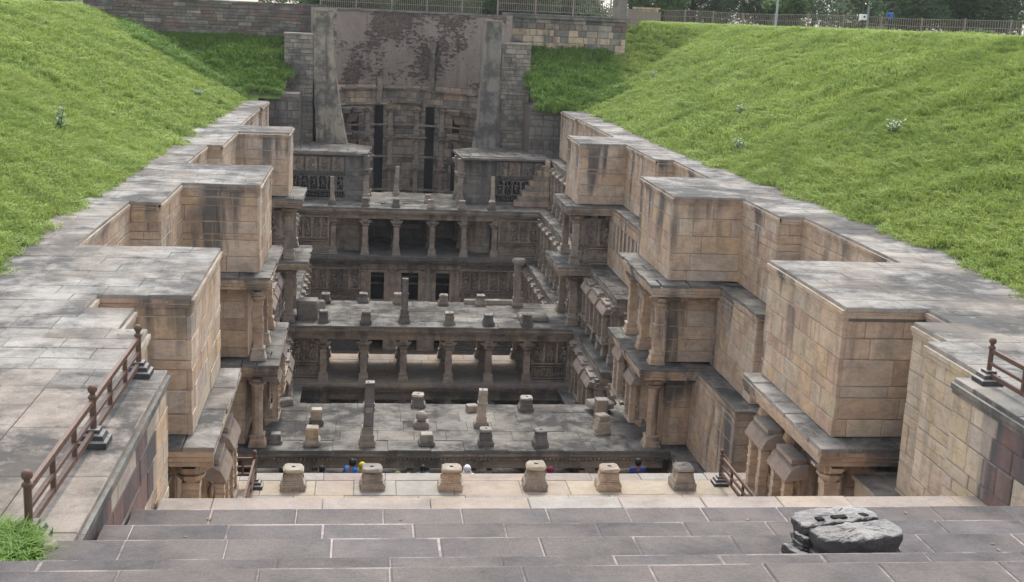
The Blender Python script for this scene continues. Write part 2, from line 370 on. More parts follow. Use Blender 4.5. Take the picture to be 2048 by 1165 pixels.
def carved(root, P0, u, L, z0, z1, seed, mat='old', step=.46, eave=True, tall=.48, body=.25):
    """sculpted wall: plinth, frieze of small figures, niches with figures between pilasters, eave"""
    rng = random.Random(seed); F = FR((P0[0], P0[1], 0), u); H = z1-z0
    bk = MB(); bk.box(0, L, 0, body, z0, z1); put('wall_core', bk.mesh('wall_core', M[mat]), root, F)
    a1 = z0+H*.08; a2 = z0+H*.30; a3 = z0+H*.38; a4 = a3+H*tall; 
    mo = MB()
    for zz, dz, o in ((z0, .07, .18), (z0+H*.05, .05, .13), (a2, .05, .15), (a2+.07, .04, .09), (a3-.03, .04, .20), (a4, .05, .12), (z1-.05*H, .04, .10)):
        mo.box(0, L, -o, .0, zz, zz+dz)
    put('mouldings', mo.mesh('mouldings', M[mat]), root, F, kind='stuff')
    fr = MB(); lumps(fr, F, 0, L, a1, a2, rng, .13, .10); lumps(fr, F, 0, L, a2+.12, a3-.03, rng, .09, .05); lumps(fr, F, 0, L, a4+.06, z1-.05*H-.01, rng, .16, .08)
    if z1-z0 > 3: lumps(fr, F, 0, L, a4+.3, z1-.3, rng, .12, .05)
    put('carved_frieze', fr.mesh('carved_frieze', M[mat]), root, kind='stuff')
    n = max(1, round(L/step)); s = L/n
    pil = MB()
    for i in range(n+1):
        x = min(max(i*s, .05), L-.05)
        pil.box(x-.045, x+.045, -.15, 0, a3+.01, a4); pil.box(x-.07, x+.07, -.19, 0, a4-.09, a4-.001); pil.box(x-.065, x+.065, -.18, 0, a3+.011, a3+.10); pil.box(x-.06, x+.06, -.17, 0, (a3+a4)/2, (a3+a4)/2+.05)
    put('pilasters', pil.mesh('pilasters', M[mat]), root, F, kind='stuff')
    for i in range(n):
        figure(root, F @ Matrix.Translation(((i+.5)*s, 0, a3+.04)), min(s*.72, .42), (a4-a3)*rng.uniform(.82, .93), rng.randrange(5), mat)
    if eave:
        e = MB().loft([[(X, 0, a4+.22), (X, -.24, a4+.08), (X, -.26, a4+.04), (X, 0, a4+.10)] for X in (0, L)])
        put('eave', e.mesh('eave', M[mat]), root, F)
def column(root, x, y, z0, z1, w=.34, mat='old', label=None, rich=True, oct=False):
    """column part with base and capital as its sub-parts"""
    H = z1-z0; k = ('col', round(H, 2), w, mat, oct)
    if k not in CACHE:
        a = w/2
        bs = MB().prof([(a*1.45, 0), (a*1.45, .09*1), (a*1.3, .10), (a*1.3, .17), (a*1.18, .19), (a*1.1, .30), (a*1.22, .32), (a*1.22, .37), (a*1.0, .40)], 4)
        sh = MB(); zc = H-.42
        if oct: sh.prof([(a*.86, .40), (a*.86, zc*.9), (a*.95, zc*.9+.02), (a*.95, zc)], 8)
        else:
            sh.prof([(a*.82, .40), (a*.82, .40+(zc-.4)*.52), (a*.92, .42+(zc-.4)*.52), (a*.92, .40+(zc-.4)*.60), (a*.80, .42+(zc-.4)*.60), (a*.80, zc-.2), (a*.9, zc-.18), (a*.9, zc-.05)], 4)
            for s in range(4):
                F = Matrix.Rotation(s*pi/2, 4, 'Z') @ Matrix.Translation((0, -a*.82, .40+(zc-.4)*.30))
                g = MB().box(-a*.5, a*.5, -.02, 0, 0, .03).box(-a*.5, a*.5, -.02, 0, .16, .19).box(-a*.4, -a*.1, -.03, 0, .05, .14).box(a*.1, a*.4, -.03, 0, .05, .14); sh.merge(g, F)
        cp = MB().prof([(a*.85, zc-.05), (a*1.15, zc+.02), (a*1.35, zc+.06), (a*1.35, zc+.10), (a*1.0, zc+.13)], 8)
        cp.prof([(a*1.0, zc+.13), (a*1.0, H)], 4)
        for s in range(4):
            F = Matrix.Rotation(s*pi/2, 4, 'Z')
            g = MB().loft([[(X, -a*.9, zc+.12), (X, -a*1.5, zc+.16), (X, -a*2.0, zc+.24), (X, -a*2.05, zc+.30), (X, -a*.9, zc+.30)] for X in (-a*.62, a*.62)]); cp.merge(g, F)
        CACHE[k] = [q.mesh(nm, M[mat]) for q, nm in ((sh, 'shaft'), (bs, 'column_base'), (cp, 'capital'))]
    ms = CACHE[k]; T = Matrix.Translation((x, y, z0))
    c = put('column', ms[0], root, T, label)
    put('column_base', ms[1], c, T); put('capital', ms[2], c, T); return c
def niche(root, P, u, w=.95, h=1.75, shelf=True, mat='sand', seed=0, back=.1):
    """shrine niche: ribbed curved eave on two ringed pillars over a shelf, figure inside. P on the wall face at shelf height"""
    F = FR(P, u); d = .34
    bp = put('niche', MB().box(-w*.38, w*.38, -.05, back, 0, h*.97).mesh('niche', M[mat]), root, F)
    pm = MB().prof([(.085, 0), (.085, h*.78)], 4)
    for i in range(6): pm.prof([(.10, h*(.05+.13*i)), (.10, h*(.05+.13*i)+.03)], 4)
    pm = pm.mesh('niche_pillar', M[mat])
    for s in (-1, 1): put('niche_pillar', pm, bp, F @ Matrix.Translation((s*w*.36, -d+.02, 0)))
    rings = []; N = 22
    for i in range(N+1):
        X = -w*.62+w*1.24*i/N; r = .035 if i % 2 else -.02
        rings.append([(X, 0, h*1.0), (X, -d*.5, h*.99+r*.5), (X, -d*1.05, h*.93+r), (X, -d*1.35, h*.80+r), (X, -d*1.4, h*.76+r), (X, -d*1.2, h*.77), (X, 0, h*.80)])
    put('niche_roof', MB().loft(rings).mesh('niche_roof', M['eave']), bp, F)
    tp = MB().box(-w*.5, w*.5, -d*.95, .0, h*.985, h*1.05); put('niche_top', tp.mesh('niche_top', M['eave']), bp, F)
    if shelf: put('niche_shelf', MB().box(-w*.55, w*.55, -d*1.25, 0, -.09, 0).loft([[(X, 0, -.09), (X, -d*.8, -.09), (X, -d*.3, -.22), (X, 0, -.26)] for X in (-w*.45, w*.45)]).mesh('niche_shelf', M[mat]), bp, F)
    k = (seed % 5, mat)
    if k not in FIGM: FIGM[k] = FIG[seed % 5].mesh('carved_figure', M[mat], True)
    put('carved_figure', FIGM[k], bp, F @ Matrix.Translation((0, -.05, .03)) @ Matrix.Diagonal((.9, .9, h*.72, 1)))

CX = 3.03
def X(side, d): return CX+side*d
def sideP(side, d, ya, yb):          # returns P0,u,len of a face looking into the pit
    return ((X(side, d), yb), (0, -1), yb-ya) if side > 0 else ((X(side, d), ya), (0, 1), yb-ya)
def frontP(side, da, db, y):         # face looking back at the camera between offsets da<db
    xa, xb = sorted((X(side, da), X(side, db))); return (xa, y), (1, 0), xb-xa
def sx(side, da, db): return tuple(sorted((X(side, da), X(side, db))))
#--SPLIT--

# ------------------------------------------------------------------ terrain
def lerp(t, tab):
    for (a, va), (b_, vb) in zip(tab, tab[1:]):
        if t <= b_: return va+(vb-va)*max(0, (t-a))/(b_-a)
    return tab[-1][1]
XR = [(-30, 13.2), (22, 13.2), (27, 13.7), (31, 13.45), (36, 13.3), (43, 12.9), (53, 12.55), (69, 12.4), (200, 12.4)]
XL = [(-30, -6.0), (10, -6.3), (23.6, -6.75), (28.7, -7.1), (35, -6.85), (43, -6.85), (56, -6.6), (67, -6.45), (200, -6.4)]
def plat(x, y): return 4.55+.5*min(1, max(0, (x+18)/26)) + (.0 if y < 90 else 0) + .0
def hgt(x, y):
    P = plat(x, y)
    if y > 76.3 and -16.5 < x < 16: return P+.1
    a = (x-lerp(y, XR))/10.8; b_ = (lerp(y, XL)-x)/9.8
    sm = lambda t: P*(t*1.08-.08*t*t*t) if t < 1 else P
    f = lambda t: 0 if t <= 0 else (sm(t) if t < 1 else P)
    h = max(f(a), f(b_))
    h = max(h, min(P, (y-68.6)*.43))
    if -6.5 < x < 12.5 and y < 69: h = -.12
    w = .06*math.sin(x*.9+y*.4)*math.sin(y*.37-x*.3)+.03*math.sin(x*2.3+1)*math.sin(y*1.7)
    return h-.10+w*min(1, max(0, h)*.8)
def axis(lo, hi, s, far): 
    a = [lo+i*s for i in range(int((hi-lo)/s)+1)]; r = a[-1]; d = s
    while r < far: d *= 1.5; r += d; a.append(r)
    l = lo; d = s; pre = []
    while l > -far: d *= 1.5; l -= d; pre.append(l)
    return pre[::-1]+a
def inpit(x, y):
    if y < 69.2 and lerp(y, XL)+.5 < x < lerp(y, XR)-.5: return y > -2 or True
    if 69.2 <= y < 71.4 and -4.5 < x < 9.5: return True
    if 71.4 <= y < 76.0 and -3.9 < x < 8.9: return True
    if math.hypot(x-2.8, y-76.3) < 6.1: return True
    return False
xs = axis(-40, 62, .6, 700); ys = [y for y in axis(-6, 112, .6, 800) if y > -60]
idx = {}; vs = []; fs = []
for j, y in enumerate(ys):
    for i, x in enumerate(xs): vs.append((x, y, hgt(x, y)))
nx = len(xs)
for j in range(len(ys)-1):
    for i in range(nx-1):
        if not inpit((xs[i]+xs[i+1])/2, (ys[j]+ys[j+1])/2): fs.append((j*nx+i, j*nx+i+1, (j+1)*nx+i+1, (j+1)*nx+i))
me = bpy.data.meshes.new('ground'); me.from_pydata(vs, [], fs); me.materials.append(M['turf']); me.shade_smooth()
put('ground', me, kind='structure')
# hidden backing so that no daylight leaks in round the pit
g = struct('pit_floor', 'dark earth floor deep inside the stepwell')
core(g, [(-9, 15, 19, 83, -13.6, -13.2)], 'soil', 'floor_bed')

# ------------------------------------------------------------------ walkways on both rims
segR = [(9.2, 16.78, 8.92), (16.78, 18.88, 9.46), (18.88, 20.22, 9.85), (20.22, 21.25, 10.6), (21.25, 25.78, 9.0), (25.78, 32.1, 12.1), (32.1, 35.38, 11.4), (35.38, 40.1, 9.26), (40.1, 45.25, 11.7), (45.25, 50.6, 11.0), (50.6, 53.8, 9.0), (53.8, 63.6, 11.12), (63.6, 68.3, 11.0)]
segL = [(9.2, 16.78, -2.66), (16.78, 18.98, -3.3), (18.98, 20.4, -3.76), (20.4, 21.34, -4.55), (21.34, 25.82, -2.95), (25.82, 31.8, -5.92), (31.8, 35.44, -5.13), (35.44, 39.95, -2.93), (39.95, 45.5, -5.66), (45.5, 51.0, -5.11), (51.0, 53.5, -3.02), (53.5, 63.6, -5.30), (63.6, 68.0, -5.16)]
OUTR, OUTL = 14.4, -8.0
pw = {}
for side, segs, out, nm in ((1, segR, OUTR, 'right'), (-1, segL, OUTL, 'left')):
    root = struct('pavement', 'weathered stone paving along the %s rim of the stepwell' % nm, (X(side, 7), 12, 0)); pw[side] = root
    near = struct('terrace_paving', 'worn paving of the near %s terrace beside the steps' % nm, (X(side, 7), 10, 0))
    for k, (ya, yb, xe) in enumerate(segs):
        xa, xb = (xe, out) if side > 0 else (out, xe)
        r = near if ya < 21 else root
        yb2 = yb+.0
        # tower tops overhang towards the camera, recess edges overhang backwards
        n = max(1, round((yb-ya)/.62))
        if side < 0 and k == 0:
            pave(r, -4.1, xe, 6.5, 15.9, 0, 11, 'dusty', 1.5, (1.4, 1.45), lim=290); pave(r, -4.1, xe, 15.9, yb, 0, 16, 'pave', .6, (.7, .8), lim=290)
            pave(r, out, -4.1, 6.5, yb, 0, 12, 'dusty', .8, (.9, 1.5), lim=290)
        elif side > 0 and k == 0:
            pave(r, xe, xe+.9, 6.5, 16.2, .0, 13, 'dark', 1.2, (.9, .95), lim=290); pave(r, xe+.9, xb, 6.5, 16.2, 0, 14, 'pave', .8, (.8, 1.3)); pave(r, xe, xb, 16.2, yb, 0, 15, 'pave', .6, (.7, 1.1))
        else:
            pave(r, xa, xb, ya, yb, 0, 100*side+k, 'pave', .62, (.62, 1.15))
        core(r, [(min(xa, xb)+.12, max(xa, xb)-.12, ya+.12 if k else 6.5, yb-.02, -.3, -.079)], 'core', 'bed')

# ------------------------------------------------------------------ towers and walls
def mix_near(rng, x, z): return 'sandlight' if rng.random() < .25 else 'sand'
SN = {1: 'right', -1: 'left'}
TOW = [(21.3, 25.78), (35.4, 40.0), (50.6, 53.75)]
ORD = ['nearest', 'middle', 'farthest']
def seg_at(side, y):
    for ya, yb, xe in (segR if side > 0 else segL):
        if ya-.01 <= y < yb: return abs(xe-CX)
LB = [5.55, 5.6, 5.45]; LC = [5.4, 5.4, 5.2]
BAYB = [(8.25, 7.7, 31.3), (7.9, 7.4, 44.5), (7.3, 7.3, 60)]; BAYC = [(7.7, 7.15, 30.75), (7.1, 6.6, 44.2), (6.5, 6.5, 60)]; BAYD = [(6.9, 6.9, 30), (6.4, 6.0, 43.5), (5.85, 5.85, 60)]
def ledge(root, side, d0, d1, ya, yb, z, seed, mat='roof', prof=None, front=False, over=.0):
    xa, xb = sx(side, d0, d1); pave(root, xa, xb, ya, yb, z, seed, mat, .7, (.5, .9), t=.09, jit=.014, name='ledge_slab', rag=.03)
for side in (1, -1):
    for i, (y0, y1) in enumerate(TOW):
        e = seg_at(side, y0+1); db = seg_at(side, y0-.5); t = thing('stone_tower', '%s of the three square towers on the %s side, projecting from the %s rim' % (ORD[i], SN[side], SN[side]), 'stone tower', (X(side, 7), y0, -8), 'square towers projecting from the rims')
        zb = -2.6; s0 = 1000*(i+1)+side*50; d = e+.10
        core(t, [(*sx(side, d+.0, 9.6), y0+.18, y1-.1, zb, -.085)])
        P, u, L = sideP(side, d, y0+.09, y1-.02); face(t, P, u, L, zb, -.16, s0, extra=mix_near if i == 0 else None, zseed=s0, t=.085, sw=(.6, 1.3))
        P, u, L = frontP(side, d, db+.15, y0+.17); face(t, P, u, L, zb, -.16, s0+1, zseed=s0, sw=(.7, 1.5), t=.085)
        P, u, L = sideP(side, e+.10-.085, y0+.0, y1); mould(t, P, u, L, EAVE(-.075, .075), seed=s0)
        P, u, L = frontP(side, e+.02, db+.1, y0+.085); mould(t, P, u, L, EAVE(-.075, .075), seed=s0+3)
        # storey B
        lb, lc = LB[i], LC[i]; bb = BAYB[i-1][1]+.12 if i else 8.4; bc = BAYC[i-1][1]+.12 if i else 7.6
        zl = -5.2; dB = 6.42; old = i == 2
        m_ = 'old' if old else 'sand'
        ledge(t, side, lb, e+.12, y0-.55, y1-.1, zb, s0+4, 'roof' if i else 'pave'); ledge(t, side, e+.12, bb+.05, y0-.55, y0+.1, zb, s0+5, 'roof')
        P, u, L = sideP(side, lb+.10, y0-.45, y1-.1); mould(t, P, u, L, LEDGE(zb-.088, .10), m_, seed=s0+6)
        P, u, L = frontP(side, lb+.02, bb, y0-.44); mould(t, P, u, L, LEDGE(zb-.088, .10), m_, seed=s0+7)
        core(t, [(*sx(side, dB, 9), y0+.26, y1-.2, zl-.01, zb-.09), (*sx(side, lb+.12, dB+.1), y0-.42, y1-.2, zb-.36, zb-.095), (*sx(side, lb+.12, bb), y0-.42, y0+.4, zb-.36, zb-.095)], 'core')
        P, u, L = frontP(side, dB-.08, bb+.2, y0+.25)
        if old: carved(t, P, u, L, zl, zb-.36, s0+8, 'old', step=.8)
        else: face(t, P, u, L, zl, zb-.36, s0+8, sw=(.6, 1.4))
        P, u, L = sideP(side, dB, y0+.17, y1-.2)
        if old: carved(t, P, u, L, zl, zb-.36, s0+9, 'old', step=.7)
        else: face(t, P, u, L, zl, zb-.36, s0+9, sw=(.8, 1.4))
        for k_, yy in enumerate((y0+.02, y0+1.75, y0+3.7) if i < 2 else (y0+.1, y0+2.7)):
            if i == 0 and k_ > 0: continue
            column(t, X(side, 6.02), yy, zl, zb-.36, .36 if i == 0 else .32, m_)
        for xx in (dB+.35, bb-.15): put('bracket', MB().loft([[(-.14, -.28, 0), (-.14, -.28, -.14), (-.1, -.1, -.3), (-.1, 0, -.3), (-.14, 0, 0)][::-1], [(.14, -.28, 0), (.14, -.28, -.14), (.1, -.1, -.3), (.1, 0, -.3), (.14, 0, 0)][::-1]]).mesh('bracket', M[m_]), t, Matrix.Translation((X(side, xx), y0+.17, zb-.36)))
        if i == 0:
            for q, yy in enumerate((22.9, 24.45)):
                fP = (X(side, 5.98), yy, -5.05+.1*q); niche(t, fP, (0, -side), .95, 1.52, seed=q+i, back=.5)
            for yy in (23.5, 25.2): put('bracket', MB().prof([(.1, -.9), (.16, -.55), (.24, -.45), (.2, -.3), (.26, -.2), (.26, 0)], 8).mesh('bracket', M['sand']), t, Matrix.Translation((X(side, 6.1), yy, zb-.36)))
        if i == 1: figure(t, FR((X(side, 7.1), y0+.17, -4.3), (1, 0)), .4, 1.0, side+2, 'sand') if False else None
        # storey C
        if i > 0:
            z2 = -7.9
            ledge(t, side, lc, dB+.05, y0-.6, y1-.1, zl, s0+10, 'roof'); ledge(t, side, dB+.05, bc+.05, y0-.6, y0+.12, zl, s0+11, 'roof')
            P, u, L = sideP(side, lc+.10, y0-.5, y1-.1); mould(t, P, u, L, LEDGE(zl-.088, .10), m_, seed=s0+12)
            P, u, L = frontP(side, lc+.02, bc, y0-.49); mould(t, P, u, L, LEDGE(zl-.088, .10), m_, seed=s0+13)
            core(t, [(*sx(side, 6.5, 9), y0+.2, y1-.2, z2-2.6, zl-.09), (*sx(side, lc+.12, 6.6), y0-.47, y1-.2, zl-.36, zl-.095), (*sx(side, lc+.12, bc), y0-.47, y0+.4, zl-.36, zl-.095)])
            P, u, L = frontP(side, 6.42, bc+.2, y0+.19)
            if old: carved(t, P, u, L, z2, zl-.36, s0+14, 'old', step=.5)
            else: face(t, P, u, L, z2, zl-.36, s0+14, sw=(.6, 1.2))
            P, u, L = sideP(side, 6.5, y0+.11, y1-.2)
            if old: carved(t, P, u, L, z2, zl-.36, s0+15, 'old', step=.55)
            else: face(t, P, u, L, z2, zl-.36, s0+15, sw=(.7, 1.3))
            column(t, X(side, 6.05), y0+.05, z2, zl-.36, .36, m_, oct=(i == 1))
            if i == 1:
                niche(t, (X(side, 5.9), y0+1.25, -7.3), (0, -side), .9, 1.5, seed=1, back=.6); niche(t, (X(side, 5.85), y0+3.05, -7.0), (0, -side), .9, 1.5, seed=3, back=.65)
            else: column(t, X(side, 6.0), y0+2.7, z2, zl-.36, .32, m_)
    # bays between the towers
    spans = [(25.78, 35.4), (40.0, 50.6), (53.75, 68.2)]
    where = ['between the nearest and middle towers', 'between the middle and farthest towers', 'beyond the farthest tower']
    for i, (ya, yb) in enumerate(spans):
        segs = [s for s in (segR if side > 0 else segL) if s[0] >= ya-.6 and s[1] <= yb+.6 and abs(s[2]-CX) > 7]
        t = thing('retaining_wall', 'upper stained sandstone wall of the %s side, %s' % (SN[side], where[i]), 'retaining wall', (X(side, 9), ya, -2.6), 'upper walls below the rims')
        pd = None
        for k, (sa, sb, xe) in enumerate(segs):
            d = abs(xe-CX)+.09; P, u, L = sideP(side, d, sa+(.09 if pd and pd > d+.1 else 0), sb+.17); face(t, P, u, L, -2.6, -.15, 3000+100*i+k+side*7, zseed=77+i, sw=(.5, 1.3))
            P, u, L = sideP(side, d-.08, sa, sb+.1); mould(t, P, u, L, EAVE(-.075, .06), seed=k)
            core(t, [(*sx(side, d, d+1.2), sa+(.19 if pd and pd > d+.1 else 0), sb+.1, -2.62, -.085)])
            if pd and pd > d+.1:
                P, u, L = frontP(side, d-.02, pd+.05, sa+.17); face(t, P, u, L, -2.6, -.15, 3050+i+side, zseed=77+i); mould(t, (P[0], sa+.085), u, L, EAVE(-.075, .06))
            pd = d
        for lev, zt, zb, tab in (('middle', -2.6, -5.2, BAYB), ('lower', -5.2, -7.9, BAYC), ('lowest', -7.9, -10.6, BAYD)):
            if lev == 'lowest' and i == 0: tab = [(6.6, 6.6, 30)]+BAYD[1:]; zb = -10.6
            dfar, dnear, ym = tab[i]; above = 9.2
            old = i == 2 or (i == 1 and lev != 'middle')
            word = 'sculpted' if old else 'plain stained'
            t = thing('gallery_wall' if (i == 1 and lev == 'middle' and side > 0) else ('carved_wall' if old else 'stone_wall'), '%s wall with paved ledge on the %s side, %s storey, %s' % (word, SN[side], lev, where[i]), 'wall', (X(side, 8), ya, zb), 'storeyed walls under the rims')
            for k, (sa, sb, de) in enumerate([(ya-.3, ym, dfar), (ym, yb, dnear)] if dfar != dnear else [(ya-.3, yb, dnear)]):
                if sb > 66: sb = 67.4
                dw = de+.12; sd_ = 5000+i*300+k*40+int(-zt*10)+side
                ledge(t, side, de, de+(1.9 if k == 0 else 1.35), sa, sb, zt, sd_, 'roof')
                gall = i == 1 and lev == 'middle' and k == 1
                m2 = 'old' if old else 'sand'
                rt_ = .19 if (k == 1 or i == 2) else 0
                P, u, L = sideP(side, dw, sa+rt_*.5, sb)
                mould(t, P, u, L, LEDGE(zt-.088, .10), m2, seed=sd_)
                if gall:
                    za, zc = zt-1.75, zt-.62
                    core(t, [(*sx(side, dw+.5, dw+1.2), sa+rt_, sb, zb, zt-.09), (*sx(side, dw+.06, dw+1), sa+.2, sb, zb, za-.04), (*sx(side, dw+.06, dw+1), sa+.2, sb, zc+.04, zt-.09)])
                    face(t, P, u, L, zc, zt-.30, sd_+1, ch=(.2, .4)); face(t, P, u, L, zb, za, sd_+2)
                    n = 8
                    for q in range(n+1):
                        yy = sa+.2+(sb-sa-.4)*q/n; put('pier', MB().box(-.15, .15, -.10, .15, za, zc).mesh('pier', M['sandlight']), t, FR((X(side, dw), yy, 0), u))
                elif old:
                    carved(t, P, u, L, zb, zt-.30, sd_+3, 'old', step=.5 if i == 1 else .6)
                    core(t, [(*sx(side, dw+.2, dw+1.0), sa+rt_, sb, zb, zt-.09)])
                    n = max(2, round((sb-sa)/1.35))
                    for q in range(n+1):
                        yy = sa+.3+(sb-sa-.6)*q/n; column(t, X(side, dw-.16), yy, zb+.02, zt-.36, .22, 'old')
                    if i == 1 and k == 1:
                        for q in range(3 if lev == 'lower' else 2): niche(t, (X(side, dw-.04), sa+1.4+q*1.8, zb+.75), (0, -side), 1.15, 1.45, seed=q, mat='old')
                else:
                    face(t, P, u, L, zb, zt-.30, sd_+4, sw=(.5, 1.2)); core(t, [(*sx(side, dw, dw+1.0), sa+rt_, sb, zb, zt-.09)])
                if k == 1 or i == 2:       # return face towards the camera
                    P, u, L = frontP(side, dw-.02, (dfar if i < 2 else dnear+.8)+.15, sa+.17)
                    if old: carved(t, P, u, L, zb, zt-.30, sd_+5, 'old', step=.3, eave=False)
                    else: face(t, P, u, L, zb, zt-.30, sd_+5, zseed=(sd_+4)*7+1)
                    mould(t, P, u, L, LEDGE(zt-.088, .09), m2, seed=sd_)

# side walls of the entrance stairs (stepped in plan)
for side, segs in ((1, segR), (-1, segL)):
    t = thing('stair_side_wall', 'purple and yellow sandstone wall dropping from the %s terrace beside the entrance steps' % SN[side], 'retaining wall', (X(side, 6), 16, -5.2))
    prev = None
    for k, (ya, yb, xe) in enumerate(segs[:4]):
        d = abs(xe-CX)+.07; a0 = ya if k else 8.0
        def ex(rng, cx, cz, side=side, k=k, ya=ya, yb=yb):
            yy = (yb-cx) if side > 0 else (ya if k else 8.0)+cx
            if k == 0 and yy < 15.6: return 'plum' if rng.random() < .8 else 'sandlight'
            return 'sandlight' if side > 0 or rng.random() < .5 else 'sand'
        P, u, L = sideP(side, d, a0, yb); face(t, P, u, L, -5.2, -.15, 7000+k+side, extra=ex, sw=(.5, 1.2), t=.06, zseed=7)
        P, u, L = sideP(side, d-.06, a0, yb); mould(t, P, u, L, EAVE(-.075, .07), 'sandlight' if k else 'dark', seed=k)
        core(t, [(*sx(side, d, 10.5), a0, yb, -5.3, -.085)])
    for q, (da, db, ya, yb, z) in enumerate(((6.4, 8.0, 20.0, 21.0, -3.2), (6.85, 8.2, 21.0, 22.2, -3.15))):
        nm = 'ledge_block'; xa, xb = sx(side, da, db); put(nm, MB().box(xa, xb, ya, yb, -5.2, z-.09).mesh(nm, M['sandlight']), t); xa, xb = sx(side, da-.08, db); pave(t, xa, xb, ya-.06, yb, z, 71+q, 'pave', .6, (.6, .9), name='ledge_slab')

# ------------------------------------------------------------------ entrance steps
st = struct('steps', 'wide grey purple stone steps with pale mortar joints', (3, 11, 0))
XA, XB = -2.62, 8.98
rows = [(8.2, 9.0, .7, None), (9.0, 9.93, .35, None), (9.93, 11.11, 0, None), (11.11, 12.26, -.35, None), (12.26, 13.90, -.87, None)]
offs = [.3, .87, -.01, .35, .86]; rng = random.Random(4)
mo = MB()
for (ya, yb, z, _), of in zip(rows, offs):
    xa0, xb0 = (XA, XB) if z < -.01 else (-9, 15)
    if z > .0: xa0, xb0 = -3.5 if z < .5 else -6, 15
    if z == 0: xa0, xb0 = -3.2, 9.6
    x = xa0-(1-of); mo.box(xa0, xb0, ya-.3, yb+.017, z-.5, z-.006)
    while x < xb0:
        w = 1.0+rng.uniform(-.06, .06); a = max(x, xa0); bq = min(x+w, xb0)
        if bq-a > .08: piece(st, 'step_stone', 'step', Matrix.Translation(((a+bq)/2, (ya+yb)/2+.0, z-.3+rng.uniform(.0, .010))), bq-a-rng.uniform(.006, .014), yb-ya-rng.uniform(-.006,.010), .3, .014, True, rng=rng)
        x += w
    if z == 0: pave(pw[1], 9.6, 15, 9.2-.6, yb, .0, 3, 'pave') if False else None
put('mortar', mo.mesh('mortar', M['mortar']), st)
# pale landing and the flight hidden behind it
ld = struct('landing', 'pale sandstone landing slabs at the foot of the grey steps', (3, 15, -1.5))
pave(ld, XA, XB, 13.9, 15.79, -1.5, 55, 'warm', .95, (.8, 1.6), t=.1, name='landing_slab'); core(ld, [(XA, XB, 13.9, 15.7, -2.2, -1.62)])
fl = struct('lower_steps', 'sandstone steps leading down to the first platform', (3, 18, -4)); z = -1.5; y = 15.6
for q in range(9):
    z -= .39; pave(fl, XA-.6, XB+.6, y, y+.62, z, 60+q, 'warm', .62, (1, 1.8), t=.3, name='step_stone'); core(fl, [(XA-.6, XB+.6, y, y+.6, -5.6, z-.305)]); y += .58

# ------------------------------------------------------------------ platforms and pillared pavilions
def scallop(root, P0, u, L, z, mat='old', o=.10, seed=0):
    """projecting cornice stones with a toothed underside"""
    rng = random.Random(seed); F = FR((P0[0], P0[1], z), u); x = 0
    while x < L-1e-6:
        w = rng.uniform(1.2, 1.9)
        if L-(x+w) < .7: w = L-x
        oo = o*rng.uniform(.6, 1.2); mb = MB().loft([[(X_, .1, -.14), (X_, -oo*.5, -.14), (X_, -oo, -.07), (X_, -oo, 0), (X_, .1, 0)] for X_ in (x+.006, x+w-.006)])
        n = int(w/.12)
        for q in range(n):
            cx = x+(q+.5)*w/n; mb.box(cx-.035, cx+.035, -oo*.9, 0, -.20, -.141)
        put('cornice', mb.mesh('cornice', M[mat]), root, F); x += w
def beamset(root, x0, x1, y, z1, mat, xs_, depth=.34, h=.38):
    for a, b_ in zip(xs_, xs_[1:]):
        mb = MB().box(a+.005, b_-.005, y-depth/2, y+depth/2, z1-h, z1).box(a+.02, b_-.02, y-depth/2-.035, y, z1-h*.45, z1-h*.30).box(a+.02, b_-.02, y-depth/2-.02, y, z1-h*.9, z1-h*.8)
        g = MB(); lumps(g, FR((a, y-depth/2, 0), (1, 0)), .05, b_-a-.05, z1-h*.28, z1-.01, random.Random(int(a*10)), .11, .03); mb.merge(g, Matrix())
        put('beam', mb.mesh('beam', M[mat]), root)
CXS = [-1.55, .15, 1.83, 3.76, 5.48, 7.15]
# first platform (roof of the nearest cross gallery)
p1 = thing('stone_platform', 'nearest warm paved platform across the well carrying six carved pedestals', 'platform', (3, 24, -5.2))
pave(p1, X(-1, 7.2), X(1, 7.2), 20.9, 25.75, -5.2, 31, 'warm', .85, (.8, 1.7), t=.1, jit=.008, name='platform_slab')
pave(p1, X(-1, 7.2), X(1, 7.2), 25.75, 26.2, -5.2, 32, 'warm', .45, (1.0, 2.0), t=.14, jit=.012, name='edge_slab')
core(p1, [(X(-1, 7.2), X(1, 7.2), 20.5, 25.95, -6.2, -5.31)], 'core'); scallop(p1, (X(1, 7.1), 26.1), (-1, 0), 14.2, -5.34, 'sand')
